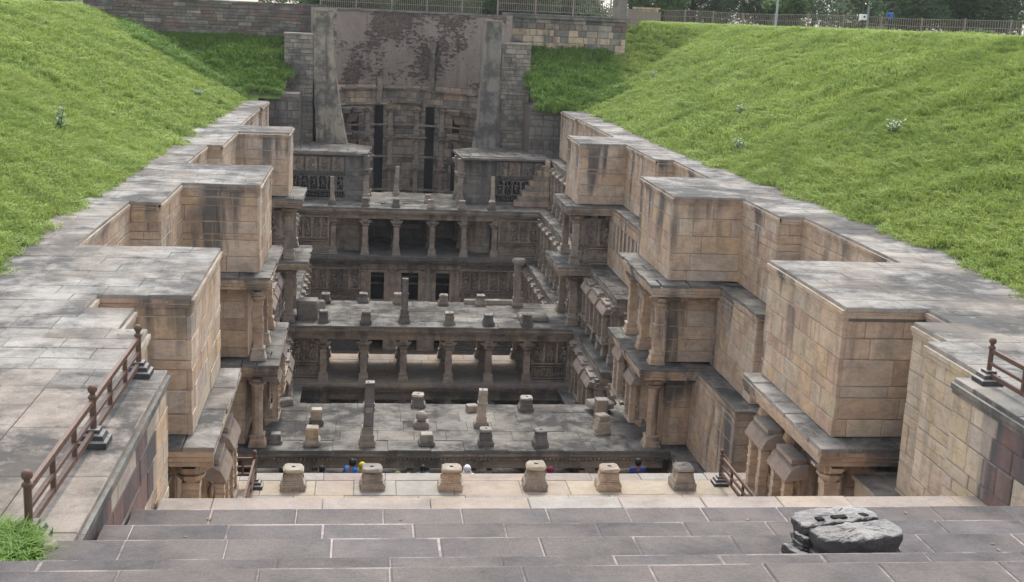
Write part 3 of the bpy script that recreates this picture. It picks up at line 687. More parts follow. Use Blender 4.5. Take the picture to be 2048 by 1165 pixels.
# people's stairs
s2 = struct('inner_steps', 'steps descending inside the corridor behind the first platform', (3, 30, -8)); z = -6.7; y = 25.9
for q in range(13):
    pave(s2, X(-1, 6.6), X(1, 6.6), y, y+.75, z, 90+q, 'roof', .75, (1, 1.8), t=.25, name='step_stone'); core(s2, [(X(-1, 6.6), X(1, 6.6), y, y+.7, -10.5, z-.255)]); y += .72; z -= .255
pave(s2, X(-1, 6.6), X(1, 6.6), y, 40, -9.85, 110, 'roof', .9, (1, 1.6), t=.12, name='floor_slab')
core(s2, [(X(-1, 6.6), X(1, 6.6), y, 39.6, -13.2, -9.98)])
def pavilion(label, y0, y1, ztop, storeys, xs_, xw0, xw1, rows, seed, roofmat='roof', rows_paved=.9):
    t = thing('pillared_pavilion', label, 'pavilion', (CX, y0, storeys[-1][1]), 'pillared pavilions across the stepwell')
    pave(t, xw0, xw1, y0, y1, ztop, seed, roofmat, rows_paved, (.7, 1.4), t=.12, jit=.014, name='roof_slab')
    core(t, [(xw0+.1, xw1-.1, y0+.12, y1-.1, ztop-.2, ztop-.125)], 'dark')
    scallop(t, (xw0, y0+.10), (1, 0), xw1-xw0, ztop-.12, 'old', seed=seed)
    for n_, (zt, zb) in enumerate(storeys):
        bz = zt-.26; allx = [xw0+.5]+xs_+[xw1-.5]
        for ri, ry in enumerate(rows):
            beamset(t, xw0, xw1, ry, bz, 'old', allx)
            for xx in xs_: column(t, xx, ry, zb, bz-.36, .33, 'old')
        for xx in xs_:
            put('beam', MB().box(xx-.15, xx+.15, rows[0]+.18, rows[-1]-.18, bz-.34, bz-.01).mesh('beam', M['dark']), t)
    return t
# second pavilion
p2 = pavilion('nearest roofed pavilion, flat dark stained roof dotted with broken column stubs', 35.0, 39.55, -7.9, [(-7.9, -9.85)], CXS, -3.9, 9.95, (35.35, 37.2, 39.0), 41, 'roof', .9)
p3 = pavilion('middle roofed pavilion whose open hall shows a sunlit floor behind its columns', 49.95, 54.6, -7.9, [(-7.9, -10.4)], CXS, -3.7, 9.75, (50.35, 52.4, 54.2), 42)
p4 = pavilion('farthest pillared pavilion below the round well shaft, dark hall behind six columns', 64.75, 70.75, -5.2, [(-5.2, -7.8)], CXS, -3.7, 9.7, (65.2, 67.6, 70.0), 43)
def panel(root, x0, x1, y, z0, z1, seed, step=.46, mat='old', deep=None):
    carved(root, (x0, y), (1, 0), x1-x0, z0, z1, seed, mat, step, eave=True, body=deep or .3)
# middle pavilion: side panels, floor, lower storey
panel(p3, -3.6, -1.75, 50.55, -10.4, -8.2, 1, .6, deep=3.6); panel(p3, 7.35, 9.6, 50.55, -10.4, -8.2, 2, .6, deep=3.6)
pave(p3, -3.7, 9.75, 49.9, 54.55, -10.4, 47, 'warm', .9, (1, 1.7), t=.14, name='floor_slab'); scallop(p3, (-3.7, 49.95), (1, 0), 13.4, -10.54, 'dark', seed=5)
core(p3, [(-3.7, 9.75, 50.1, 54.4, -10.85, -10.55)], 'dark')
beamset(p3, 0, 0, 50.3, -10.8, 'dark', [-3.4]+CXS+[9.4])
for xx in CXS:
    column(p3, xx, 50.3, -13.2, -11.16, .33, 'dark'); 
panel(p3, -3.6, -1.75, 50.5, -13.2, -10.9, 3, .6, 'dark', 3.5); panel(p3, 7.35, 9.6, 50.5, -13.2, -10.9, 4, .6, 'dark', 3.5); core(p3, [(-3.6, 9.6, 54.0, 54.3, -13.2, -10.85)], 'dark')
for dd in (-1, 1):
    xa, xb = sx(dd, 5.4, 6.5); pave(p3, xa, xb, 44, 49.9, -10.45, 48, 'dark', .9, (.5, .7), name='ledge_slab')
# farthest pavilion
panel(p4, -3.6, -1.75, 65.15, -7.8, -5.5, 5, .5, deep=5.5); panel(p4, 7.35, 9.6, 65.15, -7.8, -5.5, 6, .5, deep=5.5)
for a, b_ in ((-1.4, 0), (5.65, 7.0)):
    face(p4, (a, 66.2), (1, 0), b_-a, -7.8, -5.55, int(a*9)+99, 'old', sw=(.5, 1)); core(p4, [(a, b_, 66.2, 70.4, -7.8, -5.5)], 'dark')
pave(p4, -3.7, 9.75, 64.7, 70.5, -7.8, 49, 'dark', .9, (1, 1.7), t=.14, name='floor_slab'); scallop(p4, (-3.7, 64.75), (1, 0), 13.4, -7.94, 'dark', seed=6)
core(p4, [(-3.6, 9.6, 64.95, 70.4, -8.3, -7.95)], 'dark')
for q, (xa, xb, yy) in enumerate(((.3, 1.35, 69.4), (1.95, 3.3, 68.9), (3.8, 4.6, 68.6))): put('fallen_beam', MB().box(xa, xb, yy, yy+.3, -7.0, -6.75).mesh('fallen_beam', M['warm']), p4)
core(p4, [(-1.6, 7.2, 70.45, 70.6, -7.8, -5.6)], 'dark', 'hall_light_blocker')  # added wall closing the open back so the hall stays dark
# storey 2 of the farthest pavilion: doorway wall between relief panels
panel(p4, -3.6, -.05, 65.1, -10.5, -8.3, 7, .55); panel(p4, 5.35, 9.6, 65.1, -10.5, -8.3, 8, .55)
dr = [(.5, 1.22), (2.15, 3.08), (4.03, 4.78)]; xx = -.05
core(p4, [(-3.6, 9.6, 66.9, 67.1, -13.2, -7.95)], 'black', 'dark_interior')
for a, b_ in dr+[(5.35, 5.35)]:
    face(p4, (xx, 65.2), (1, 0), a-xx, -10.5, -8.7, int(a*7), 'old', sw=(.4, .9), t=.12); core(p4, [(xx, a, 65.2, 65.6, -10.5, -8.3)], 'dark')
    if b_ > a:
        fr = MB(); fr.box(a-.14, a-.001, -.17, 0, -10.5, -8.62).box(b_+.001, b_+.14, -.17, 0, -10.5, -8.62).box(a-.14, b_+.14, -.18, 0, -8.76, -8.619).box(a-.14, b_+.14, -.20, .05, -10.5, -10.3)
        put('doorway_frame', fr.mesh('doorway_frame', M['old']), p4, Matrix.Translation((0, 65.2, 0)))
    xx = b_
for a, b_ in zip([-.05]+[q[1] for q in dr], [q[0] for q in dr]+[5.35]): pass
face(p4, (-.05, 65.2), (1, 0), 5.4, -8.6, -8.3, 77, 'old', sw=(.8, 1.4), t=.10); core(p4, [(-.05, 5.35, 65.22, 65.6, -8.66, -8.3)], 'dark')
for xx in (.1, 1.7, 3.6, 5.2): column(p4, xx, 65.05, -10.5, -8.3, .28, 'old')
for zz, o in ((-9.0, 0), (-9.3, .1), (-9.7, .05)): put('fallen_beam', MB().box(.2, 5.1, 66.3+o, 66.5+o, zz, zz+.06).mesh('fallen_beam', M['old']), p4)
# storey 3
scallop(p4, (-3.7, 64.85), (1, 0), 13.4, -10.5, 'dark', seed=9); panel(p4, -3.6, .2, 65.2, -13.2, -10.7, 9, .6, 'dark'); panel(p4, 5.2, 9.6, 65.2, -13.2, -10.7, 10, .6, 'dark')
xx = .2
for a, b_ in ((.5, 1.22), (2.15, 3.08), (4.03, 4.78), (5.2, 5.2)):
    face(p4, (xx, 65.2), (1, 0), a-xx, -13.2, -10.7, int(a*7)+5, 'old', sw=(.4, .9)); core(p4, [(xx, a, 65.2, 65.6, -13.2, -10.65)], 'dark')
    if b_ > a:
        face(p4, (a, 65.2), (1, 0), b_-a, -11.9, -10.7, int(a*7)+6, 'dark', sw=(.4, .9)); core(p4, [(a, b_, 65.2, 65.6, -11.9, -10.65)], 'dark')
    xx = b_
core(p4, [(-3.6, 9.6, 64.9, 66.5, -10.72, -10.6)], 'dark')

# corner shrines beside the shaft, roofs of irregular outline
def prism(poly, z0, z1): return MB().loft([[(x, y, z0) for x, y in poly], [(x, y, z1) for x, y in poly]])
for side, poly, bx in ((-1, [(-4.0, 67.0), (.2, 67.05), (.48, 70.9), (-.9, 72.3), (-1.3, 73.4), (-4.0, 73.6)], (-3.9, .05)), (1, [(5.38, 66.65), (10.3, 66.95), (10.3, 73.5), (7.5, 73.4), (6.6, 72.3), (5.1, 70.6)], (5.5, 10.2))):
    t = thing('corner_shrine', 'flat roofed sculpted block at the %s side of the round well opening' % SN[side], 'stone building', (sum(bx)/2, 67.3, -5.2))
    put('roof', prism(poly, -2.72, -2.6).mesh('roof', M['roof']), t)
    rng = random.Random(8)
    cnt = 0
    for a in range(9):
        for q in range(9):
            x0 = bx[0]-.1+a*.52+rng.uniform(-.05, .05); y0 = 67.1+q*.7
            if poly and y0 < 70.3+ (0 if side > 0 else .3) and x0+.5 < bx[1]-.1+(.1): piece(t, 'roof_slab', 'roof', Matrix.Translation((x0+.26, y0+.35, -2.6+rng.uniform(-.03, .01))), .5, .68, .07, .015, True, rng=rng)
    y_ = 67.35; L = bx[1]-bx[0]
    core(t, [(bx[0], bx[1], y_, y_+3.0, -5.2, -2.73)], 'dark')
    ia = bx[0] if side < 0 else bx[1]-2.9; ib = ia+2.9
    carved(t, (ia, y_), (1, 0), 2.9, -5.2, -3.75, 60+side, 'dark', .5, False, tall=.5)
    for q in range(4): 
        xx = ia+.35+q*.72
        put('relief_panel', MB().box(xx-.30, xx+.30, -.10, 0, -3.62, -2.85).mesh('relief_panel', M['old' if q != 2 else 'rubble']), t, Matrix.Translation((0, y_, 0)))
        figure(t, Matrix.Translation((xx, y_-.10, -3.55)), .34, .62, q, 'old')
    oa, ob = (ib, bx[1]) if side < 0 else (bx[0], ia)
    face(t, (oa, y_), (1, 0), ob-oa, -5.2, -2.75, 61, 'dark', sw=(.4, .9), t=.09)
    P = ((bx[1], y_), (0, 1), 3.0) if side < 0 else ((bx[0], y_+3.0), (0, -1), 3.0); face(t, *P, -5.2, -2.75, 63, 'old', sw=(.5, 1))
    column(t, .16 if side < 0 else 5.36, 67.2, -5.2, -3.3, .34, 'old'); column(t, .28 if side < 0 else 5.28, 69.0, -5.2, -2.75, .3, 'old')
    put('capital_block', MB().box(-.17, .17, -.17, .17, -3.3, -2.72).mesh('capital_block', M['old']), t, Matrix.Translation((.16 if side < 0 else 5.36, 67.2, 0)))
    if side > 0:   # flight of small steps in silhouette against the wall
        for q in range(9): put('step_stone', MB().box(8.35+q*.21, 10.25, 66.55, 67.24, -5.2+q*.285, -5.2+(q+1)*.285-.01).mesh('step_stone', M['old' if q % 2 else 'sand']), t)

# ------------------------------------------------------------------ round shaft and the back wall
sh = thing('well_shaft', 'tall curved shaft wall of brick and peeling plaster above carved stone rings', 'well shaft', (2.8, 81.8, -13))
C0 = Vector((2.8, 76.3, 0)); R = 5.6
def arc(r, z0, z1, a0, a1, n, thick, mat, name, parent=sh, uv=False, kind=None):
    mb = MB(); rings = []
    for i in range(n+1):
        a = a0+(a1-a0)*i/n; d = Vector((sin(a), cos(a), 0)); rings.append([C0+d*r+Vector((0, 0, z0)), C0+d*(r+thick)+Vector((0, 0, z0)), C0+d*(r+thick)+Vector((0, 0, z1)), C0+d*r+Vector((0, 0, z1))])
    mb.loft(rings); me = mb.mesh(name, M[mat])
    if uv:
        l = me.uv_layers.new(name='UVMap')
        for p in me.polygons:
            for li in p.loop_indices:
                co = me.vertices[me.loops[li].vertex_index].co; a = math.atan2(co.x-C0.x, co.y-C0.y); l.data[li].uv = (a*R, co.z)
    return put(name, me, parent, kind=kind)
A = RD(127)
arc(R, .35, 5.1, -A, A, 60, .5, 'plaster', 'plastered_drum', uv=True)
arc(R+.06, -13.4, .34, -A, A, 60, .5, 'core', 'drum_core')
arc(R-.10, 5.02, 5.12, -A*.99, A*.99, 40, .6, 'rubble', 'rim_course')
# ashlar of the lower drum, stone by stone on the far half
rng = random.Random(5); z = .34; row = 0
while z > -9.8:
    h = rng.uniform(.30, .46) if z > -3 else rng.uniform(.4, .6); a = -1.5+rng.uniform(0, .1)
    while a < 1.5:
        w = rng.uniform(.7, 1.3) if z > -3 else rng.uniform(.9, 1.4); am = a+w/2/R
        d = Vector((sin(am), cos(am), 0)); P = C0+d*(R+.04)+Vector((0, 0, z-h/2)); 
        mat = rng.choice(['rubble', 'old', 'old', 'sand']) if z > -1.2 else rng.choice(['old', 'dark', 'old'])
        piece(sh, 'stone_block', mat, FR(P, (cos(am), -sin(am), 0)), w-.02, h-.02, .09+rng.uniform(-.03, .03), .02, rng=rng, limit=280); a += w/R
    z -= h
for z, o, th, a0, a1 in ((.1, .28, .09, -.9, -.35), (.12, .28, .09, -.3, .25), (-.05, .3, .09, .3, .95), (-.92, .5, .13, -1.3, -.25), (-.80, .55, .12, -.2, .18), (-.98, .5, .13, .2, 1.3), (-2.3, .28, .1, -1.3, 1.3), (-3.1, .35, .09, -.25, .25), (-4.4, .3, .12, -1.3, 1.3), (-6.6, .35, .12, -1.3, 1.3)):
    arc(R-o, z, z+th, a0, a1, 14, o+.05, 'old', 'ring_cornice')
for a in (-.50, -.20, .12, .44): 
    for z0, z1 in ((-2.9, -1.0), (-4.9, -2.9), (-7.2, -4.9), (-9.8, -7.2)):
        d = Vector((sin(a), cos(a), 0)); P = C0+d*(R-.22)+Vector((0, 0, 0)); column(sh, P.x, P.y, z0, z1, .34, 'old')
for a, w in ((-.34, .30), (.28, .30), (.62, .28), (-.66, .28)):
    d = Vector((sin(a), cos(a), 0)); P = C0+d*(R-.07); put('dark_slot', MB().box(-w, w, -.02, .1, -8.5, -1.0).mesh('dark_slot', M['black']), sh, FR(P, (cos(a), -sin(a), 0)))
for a in (-.35, .02):
    d = Vector((sin(a), cos(a), 0)); P = C0+d*(R+.0); put('pilaster', MB().box(-.16, .16, -.14, .1, -.85, .9).mesh('pilaster', M['old']), sh, FR(P, (cos(a), -sin(a), 0)))
for a in (-1.05, -.78, .72, 1.0):
    d = Vector((sin(a), cos(a), 0)); P = C0+d*(R-.3)
    for zz, mt in ((-1.0, 'old'), (-2.6, 'old'), (-4.2, 'dark')):
        g = MB().loft([[(X_, .3, zz-1.1), (X_, -.1, zz-1.0), (X_, -.35, zz-.5), (X_, -.75, zz-.35), (X_, -.8, zz-.12), (X_, .3, zz-.12)] for X_ in (-.42, .42)]).box(-.5, .5, -.9, .3, zz-.12, zz)
        put('balcony_bracket', g.mesh('balcony_bracket', M[mt]), sh, FR(P, (cos(a), -sin(a), 0)))
a = .30; d = Vector((sin(a), cos(a), 0)); P = C0+d*(R-.1)
for q, (zz, w, o) in enumerate(((3.3, .5, .6), (3.0, .36, .45), (2.5, .28, .35), (2.0, .36, .5), (1.6, .3, .35), (1.1, .25, .3), (.7, .3, .25))): put('broken_corbel', MB().prof([(w*.55, zz-.3-.2), (w*.6, zz-.1), (w*.7, zz)], 6, 0, -o*.4).mesh('broken_corbel', M['rubble']), sh, FR(P, (cos(a), -sin(a), 0)))
# buttresses
def butt(label, xt0, xt1, xb0, xb1, zt, mat, yf=72.6, dep=1.6, zb=-2.75):
    n = 12; rings = []; rr = random.Random(int(xt0*10)+50)
    for i in range(n+1):
        t_ = i/n; e = t_**1.8; z = zt+(zb-zt)*t_; x0 = xt0+(xb0-xt0)*e+rr.uniform(-.03, .03); x1 = xt1+(xb1-xt1)*e+rr.uniform(-.03, .03); f = yf-.55*e
        rings.append([(x0, f, z), (x1, f, z), (x1, yf+dep, z), (x0, yf+dep, z)])
    t = thing('buttress', label, 'buttress', ((xt0+xt1)/2, yf, zb)); put('masonry', MB().loft(rings[::-1]).mesh('masonry', M[mat]), t)
    put('cap_stone', MB().box(xt0-.03, xt1+.03, yf-.05, yf+.9, zt+.002, zt+.08).mesh('cap_stone', M['pave']), t)
    return t
butt('tall pale rendered buttress widening downwards at the left edge of the shaft', -3.02, -1.92, -2.75, -.95, 4.88, 'renderbeige')
butt('tall grey rendered buttress at the right edge of the shaft', 7.0, 7.9, 6.55, 8.0, 4.75, 'render')
def rubble(label, x0, x1, y, z0, z1, seed, cat='rubble wall', ch=(.16, .26), sw=(.3, .75), mat='rubble', thick=.8, name='rubble_wall', cap=True, ex=None):
    t = thing(name, label, cat, ((x0+x1)/2, y, z0)); core(t, [(x0, x1, y, y+thick, z0, z1)], 'core')
    face(t, (x0, y), (1, 0), x1-x0, z0, z1, seed, mat, ch, sw, t=.09, gap=.02, jit=.05, extra=ex)
    if cap: put('cap_stone', MB().box(x0-.04, x1+.04, y-.12, y+thick, z1+.002, z1+.09).mesh('cap_stone', M['pave']), t)
    return t
rubble('rough rubble pier left of the pale buttress', -4.65, -2.98, 72.7, -2.7, 3.5, 21, thick=3.4)
rubble('rough rubble pier right of the grey buttress', 7.95, 9.7, 72.7, -2.7, 3.45, 22, thick=3.4)
def exl(rng, cx, cz): return 'plum' if cz > 3.6 and rng.random() < .4 else rng.choice(['dark', 'rubble', 'dark', 'core'])
rubble('long dark rubble retaining wall at the left rear behind the grass', -16.5, -2.4, 76.0, 1.2, 5.25, 23, cat='retaining wall', ch=(.14, .24), sw=(.5, 1.2), cap=False, ex=exl)
def exr(rng, cx, cz): return rng.choice(['dark', 'rubble', 'plum']) if cz > 4.35 else rng.choice(['sandlight', 'rubble', 'sand'])
rubble('retaining wall of squared yellow stones under a dark coping at the right rear', 7.9, 16.0, 76.0, 1.6, 5.0, 24, cat='retaining wall', ch=(.3, .42), sw=(.5, 1.0), cap=False, ex=exr)
rubble('dark coping wall carrying the iron fence at the right rear', 8.3, 16.2, 75.85, 5.0, 5.3, 27, ch=(.14, .2), sw=(.4, .9), cap=False, mat='dark', thick=.6)
rubble('dark rubble wall closing the left rim behind the last tower', -6.6, -3.6, 69.6, -5.2, .35, 25, mat='dark', cap=False, thick=3.5, ch=(.3, .5))
rubble('dark stepped rubble wall closing the right rim beside the shaft', 9.4, 12.5, 69.6, -5.2, .1, 26, mat='dark', cap=False, thick=3.2, ch=(.3, .5))
g = struct('earth_bank', 'earth under the short end slopes beside the shaft')
for xa, xb in ((-9.5, -4.75), (9.8, 16)): core(g, [(xa, xb, 72.6, 76.4, -5.2, 1.45), (xa, xb, 71.0, 72.6, -5.2, .80)], 'soil', 'earth')
#--SPLIT--
# ------------------------------------------------------------------ pedestals and column stubs
def worn(mb, k=.011, seed=0):
    r_ = random.Random(seed); tx, ty = r_.uniform(-.04, .04), r_.uniform(-.04, .04)
    mb.v = [(x+tx*z+r_.uniform(-k, k), y+ty*z+r_.uniform(-k, k), z+r_.uniform(-k, k)*.6 if z > .02 else z) for x, y, z in mb.v]; return mb
def pedestal(x, y, z, h, w, label, mat='old', kind='cap', group=None, topmat=None, rz=0, name='pedestal'):
    a = w/2; t = thing(name, label, 'pedestal' if kind in ('cap', 'short') else 'column stub', (x, y, z), group, rz)
    T = Matrix.Translation((x, y, z)) @ Matrix.Rotation(rz, 4, 'Z'); hb = min(.2, h*.36); tm = topmat or mat
    g = MB().prof([(a, 0), (a, hb*.8), (a*.93, hb*.84), (a*.93, hb)], 4)
    for s in range(4):
        F = Matrix.Rotation(s*pi/2, 4, 'Z') @ Matrix.Translation((0, -a, 0)); q = MB(); lumps(q, Matrix(), -a*.85, a*.85, hb*.12, hb*.72, random.Random(int(x*99)+s), .085, .022); g.merge(q, F)
    put('base_block', worn(g, .006, x*7).mesh('base_block', M[mat]), t, T)
    if kind == 'cap':
        b_ = MB().prof([(a*.86, hb), (a*.85, hb+.05), (a*.80, hb+.055), (a*.70, h*.78), (a*.64, h*.80)], 4)
        for s in range(4):
            F = Matrix.Rotation(s*pi/2, 4, 'Z') @ Matrix.Translation((0, -a*.775, hb)); b_.merge(MB().box(-.045, .045, -.01, .05, .05, h*.30).box(-.025, .025, -.025, 0, .07, h*.26).box(-a*.6, a*.6, 0, .05, h*.34, h*.38), F)
        put('body', worn(b_, .007, x*7).mesh('body', M[mat]), t, T)
        c = MB(); z0, z1 = h*.82, h; r0 = [(-1, -.7), (-.7, -1), (.7, -1), (1, -.7), (1, .7), (.7, 1), (-.7, 1), (-1, .7)]
        ring = lambda k, zz: [(p*a*k, q*a*k, zz) for p, q in r0]
        c.loft([ring(.72, z0), ring(.84, z0+.02), ring(.82, z1-.03), ring(.74, z1), ring(.16, z1), ring(.15, z1-.05)], cap=True)
        put('cap_stone', worn(c, .013, x*7).mesh('cap_stone', M[tm]), t, T)
        put('socket_hole', MB().prof([(a*.13, z1-.04), (a*.13, z1+.002)], 8).mesh('socket_hole', M['black']), t, T)
    elif kind == 'short':
        put('body', MB().prof([(a*.8, hb), (a*.84, hb*1.5), (a*.8, h*.9), (a*.7, h)], 4).mesh('body', M[tm]), t, T)
    elif kind == 'knob':
        put('body', MB().ell((0, 0, hb+(h-hb)*.45), (a*.8, a*.8, (h-hb)*.55), 8, 6).mesh('body', M[tm]), t, T)
    elif kind in ('square', 'round', 'stack', 'capital'):
        s0 = h*.30 if h > 1 else h*.5; n = 8 if kind == 'round' else 4
        put('lower_block', MB().prof([(a*.85, hb), (a*.85, s0*.6), (a*.72, s0*.65), (a*.72, s0)], 4).mesh('lower_block', M[tm]), t, T)
        sh_ = MB().prof([(a*.62, s0), (a*.60, h*.62), (a*.68, h*.63), (a*.68, h*.67), (a*.58, h*.68), (a*.58, h-.01)], n)
        if kind == 'stack': sh_.prof([(a*.66, h*.52), (a*.8, h*.55), (a*.8, h*.60), (a*.6, h*.62)], 8)
        put('shaft', worn(sh_, .012, x*7).mesh('shaft', M[tm]), t, T)
        if kind == 'capital': put('capital', MB().prof([(a*.7, h*.86), (a*1.15, h*.91), (a*1.2, h*.95), (a*1.05, h)], 8).mesh('capital', M['pave']), t, T)
        else: put('socket_hole', MB().prof([(a*.15, h-.03), (a*.15, h)], 8).mesh('socket_hole', M['black']), t, T)
    return t
g1 = 'carved pedestals on the first platform'
for x, h, tm, l in ((-1.40, .48, 'sandlight', 'leftmost of six pedestals on the nearest platform, cream top with socket hole'), (.32, .48, 'pave', 'second pedestal from the left on the nearest platform, grey weathered top'), (2.03, .49, 'sand', 'third pedestal from the left on the nearest platform, pinkish brown all over'),
                    (3.92, .55, 'sandlight', 'fourth pedestal on the nearest platform, tallest with a pale top'), (5.58, .50, 'sand', 'fifth pedestal on the nearest platform, ochre top on a grey base'), (7.30, .51, 'pave', 'rightmost of six pedestals on the nearest platform, near the right railing')):
    pedestal(x, 25.36, -5.2, h, .52, l, 'sand' if tm == 'sand' else 'old', 'cap', g1, tm, rz=random.Random(x).uniform(-.05, .05))
g2 = 'stubs on the nearest pavilion roof'
for x, y, h, w, kd, mt, tm, l in ((-2.5, 35.7, .3, .39, 'short', 'dark', 'dark', 'small black square block at the far left front of the nearest roof'), (-1.40, 35.55, .56, .47, 'short', 'sand', 'sand', 'pinkish tapering pedestal on the left front edge of the nearest roof'),
      (.26, 35.5, 2.0, .47, 'stack', 'old', 'rubble', 'tall column stub of stacked drums on the front edge of the nearest roof'), (2.07, 35.55, .36, .47, 'short', 'dark', 'old', 'low broken grey pedestal at the centre front of the nearest roof'),
      (3.9, 35.5, .54, .46, 'cap', 'dark', 'old', 'dark pedestal with grey cap, fourth along the front of the nearest roof'), (5.6, 35.5, .52, .46, 'cap', 'dark', 'dark', 'dark pedestal at the right front of the nearest roof, on a wider plinth'),
      (-1.34, 37.4, .52, .43, 'short', 'dark', 'sandlight', 'black pedestal topped by a loose yellow slab, left of the nearest roof'), (1.97, 39.25, .45, .47, 'cap', 'dark', 'sandlight', 'pedestal with buff top at the back edge of the nearest roof'),
      (1.99, 37.2, .53, .47, 'knob', 'old', 'old', 'round topped broken pedestal in the middle of the nearest roof'), (3.91, 37.2, 1.27, .46, 'square', 'old', 'sand', 'tall square orange pillar stub standing on the nearest roof'),
      (5.58, 38.95, .48, .50, 'cap', 'dark', 'rubble', 'squat pedestal with dark base at the right back edge of the nearest roof')):
    pedestal(x, y, -7.9, h, w, l, mt, kd, g2, tm, rz=random.Random(l).uniform(-.08, .08))
g3 = 'stubs on the middle pavilion roof'
for x, y, h, w, kd, mt, tm, l in ((-1.55, 50.6, .51, .46, 'cap', 'dark', 'dark', 'black pedestal at the left front corner of the middle roof'), (.21, 50.4, .56, .47, 'cap', 'dark', 'old', 'grey pedestal, second along the front of the middle roof'),
      (1.85, 50.7, 1.93, .46, 'round', 'dark', 'dark', 'tall black round column stub with pale top on the middle roof'), (3.77, 50.5, .53, .47, 'cap', 'old', 'rubble', 'brown pedestal just right of the tall black column on the middle roof'),
      (5.44, 50.5, .48, .48, 'cap', 'dark', 'dark', 'black pedestal, second from the right along the front of the middle roof'), (7.09, 50.4, .55, .50, 'cap', 'dark', 'dark', 'blackest pedestal at the right front corner of the middle roof'),
      (-1.59, 54.2, .44, .45, 'cap', 'dark', 'old', 'grey pedestal at the left back corner of the middle roof'), (.11, 54.3, .44, .47, 'cap', 'dark', 'old', 'dark pedestal in the back row of the middle roof, in front of the left doorway'),
      (1.67, 54.2, .48, .45, 'cap', 'old', 'sandlight', 'half hidden pedestal behind the tall black column on the middle roof'), (3.72, 54.1, .48, .46, 'cap', 'old', 'old', 'grey pedestal in the back row of the middle roof before the right doorway'),
      (5.43, 54.1, .48, .48, 'cap', 'old', 'rubble', 'reddish brown pedestal in the back row of the middle roof'), (7.12, 54.1, 2.2, .50, 'capital', 'old', 'old', 'complete pale column with round capital at the right back of the middle roof')):
    pedestal(x, y, -7.9, h, w, l, mt, kd, g3, tm, rz=random.Random(l).uniform(-.08, .08))
g4 = 'stubs on the farthest pavilion roof'
for x, y, h, w, kd, mt, tm, l in ((.14, 65.1, .48, .42, 'cap', 'dark', 'dark', 'dark pedestal at the left end of the farthest roof edge'), (1.77, 65.25, .48, .42, 'cap', 'dark', 'old', 'dark pedestal in front of the thin pillar on the farthest roof'), (1.88, 69.8, 1.62, .38, 'square', 'old', 'rubble', 'thin square pillar standing before the round shaft on the farthest roof'),
      (3.65, 65.15, .46, .42, 'cap', 'old', 'rubble', 'brown pedestal, third along the farthest roof edge'), (3.57, 67.0, .47, .42, 'cap', 'old', 'old', 'pedestal just behind the third one on the farthest roof'), (5.31, 64.95, .48, .43, 'cap', 'old', 'rubble', 'pedestal with brown top, fourth along the farthest roof edge'),
      (6.94, 65.1, .48, .42, 'cap', 'dark', 'old', 'pedestal at the right end of the farthest roof edge'), (7.15, 66.9, 1.62, .34, 'square', 'old', 'sandlight', 'yellowish square pillar stub before the right corner shrine'), (-1.62, 65.7, 1.5, .36, 'square', 'dark', 'old', 'grey pillar stub before the left corner shrine')):
    pedestal(x, y, -5.2, h, w, l, mt, kd, g4, tm)
# loose blocks
def block(x, y, z, sx_, sy_, sz, rz, label, mat, n=1):
    t = thing('loose_block', label, 'stone block', (x, y, z), 'loose blocks lying on the roofs', rz); rr = random.Random(label); zz = 0
    for q in range(n):
        h = sz/n; g = MB(); k = 1-.12*q
        ring = lambda a, z_: [((px*sx_/2*k*a+rr.uniform(-.02, .02)), (py*sy_/2*k*a+rr.uniform(-.02, .02)), z_) for px, py in ((-1, -.8), (-.85, -1), (.85, -1), (1, -.85), (1, .8), (.85, 1), (-.85, 1), (-1, .85))]
        g.loft([ring(.97, zz), ring(1, zz+h*.2), ring(1, zz+h*.85), ring(.93, zz+h-.005)])
        put('stone' if n > 1 else 'block', g.mesh('stone', M[mat]), t, Matrix.Translation((x, y, z)) @ Matrix.Rotation(rz+.1*q, 4, 'Z')); zz += h
block(3.72, 38.75, -7.9, .34, .3, .25, .2, 'small fallen block lying left of the orange pillar stub', 'old')
block(-2.45, 39.35, -7.9, .5, .4, .22, .3, 'flat stone slabs piled at the left back of the nearest roof', 'pave', 2)
block(7.75, 36.7, -7.9, .5, .45, .62, .1, 'pile of three loose stones at the right end of the nearest roof', 'sandlight', 3)
block(8.1, 38.9, -7.75, .85, .7, .2, .2, 'flat grey slab resting by the right wall behind the nearest roof', 'pave')
block(7.95, 37.9, -7.9, .4, .4, .75, 0, 'upright grey block beside the niches at the right of the nearest roof', 'old')
block(-2.25, 51.2, -7.9, .9, .8, .84, 0, 'big dark cube with a pale top at the left of the middle roof', 'dark')
block(-1.75, 52.4, -7.9, .35, .35, .5, .2, 'small block between the big cube and the left pedestals of the middle roof', 'pave')
block(7.5, 51.6, -7.9, 1.25, .9, .22, 0, 'wide flat slab at the right end of the middle roof', 'pave')
block(6.0, 54.4, -7.9, 2.6, .35, .2, 0.02, 'long pale beam lying along the right back edge of the middle roof', 'pave')
for q, (x, y) in enumerate(((.1, 66.8), (1.1, 66.3), (2.3, 66.4))): block(x, y, -5.2, .2, .16, .07, q, ['dark chip near the left pedestal', 'dark chip in the middle', 'flat chip beside the thin pillar'][q]+' of the farthest roof', 'dark')

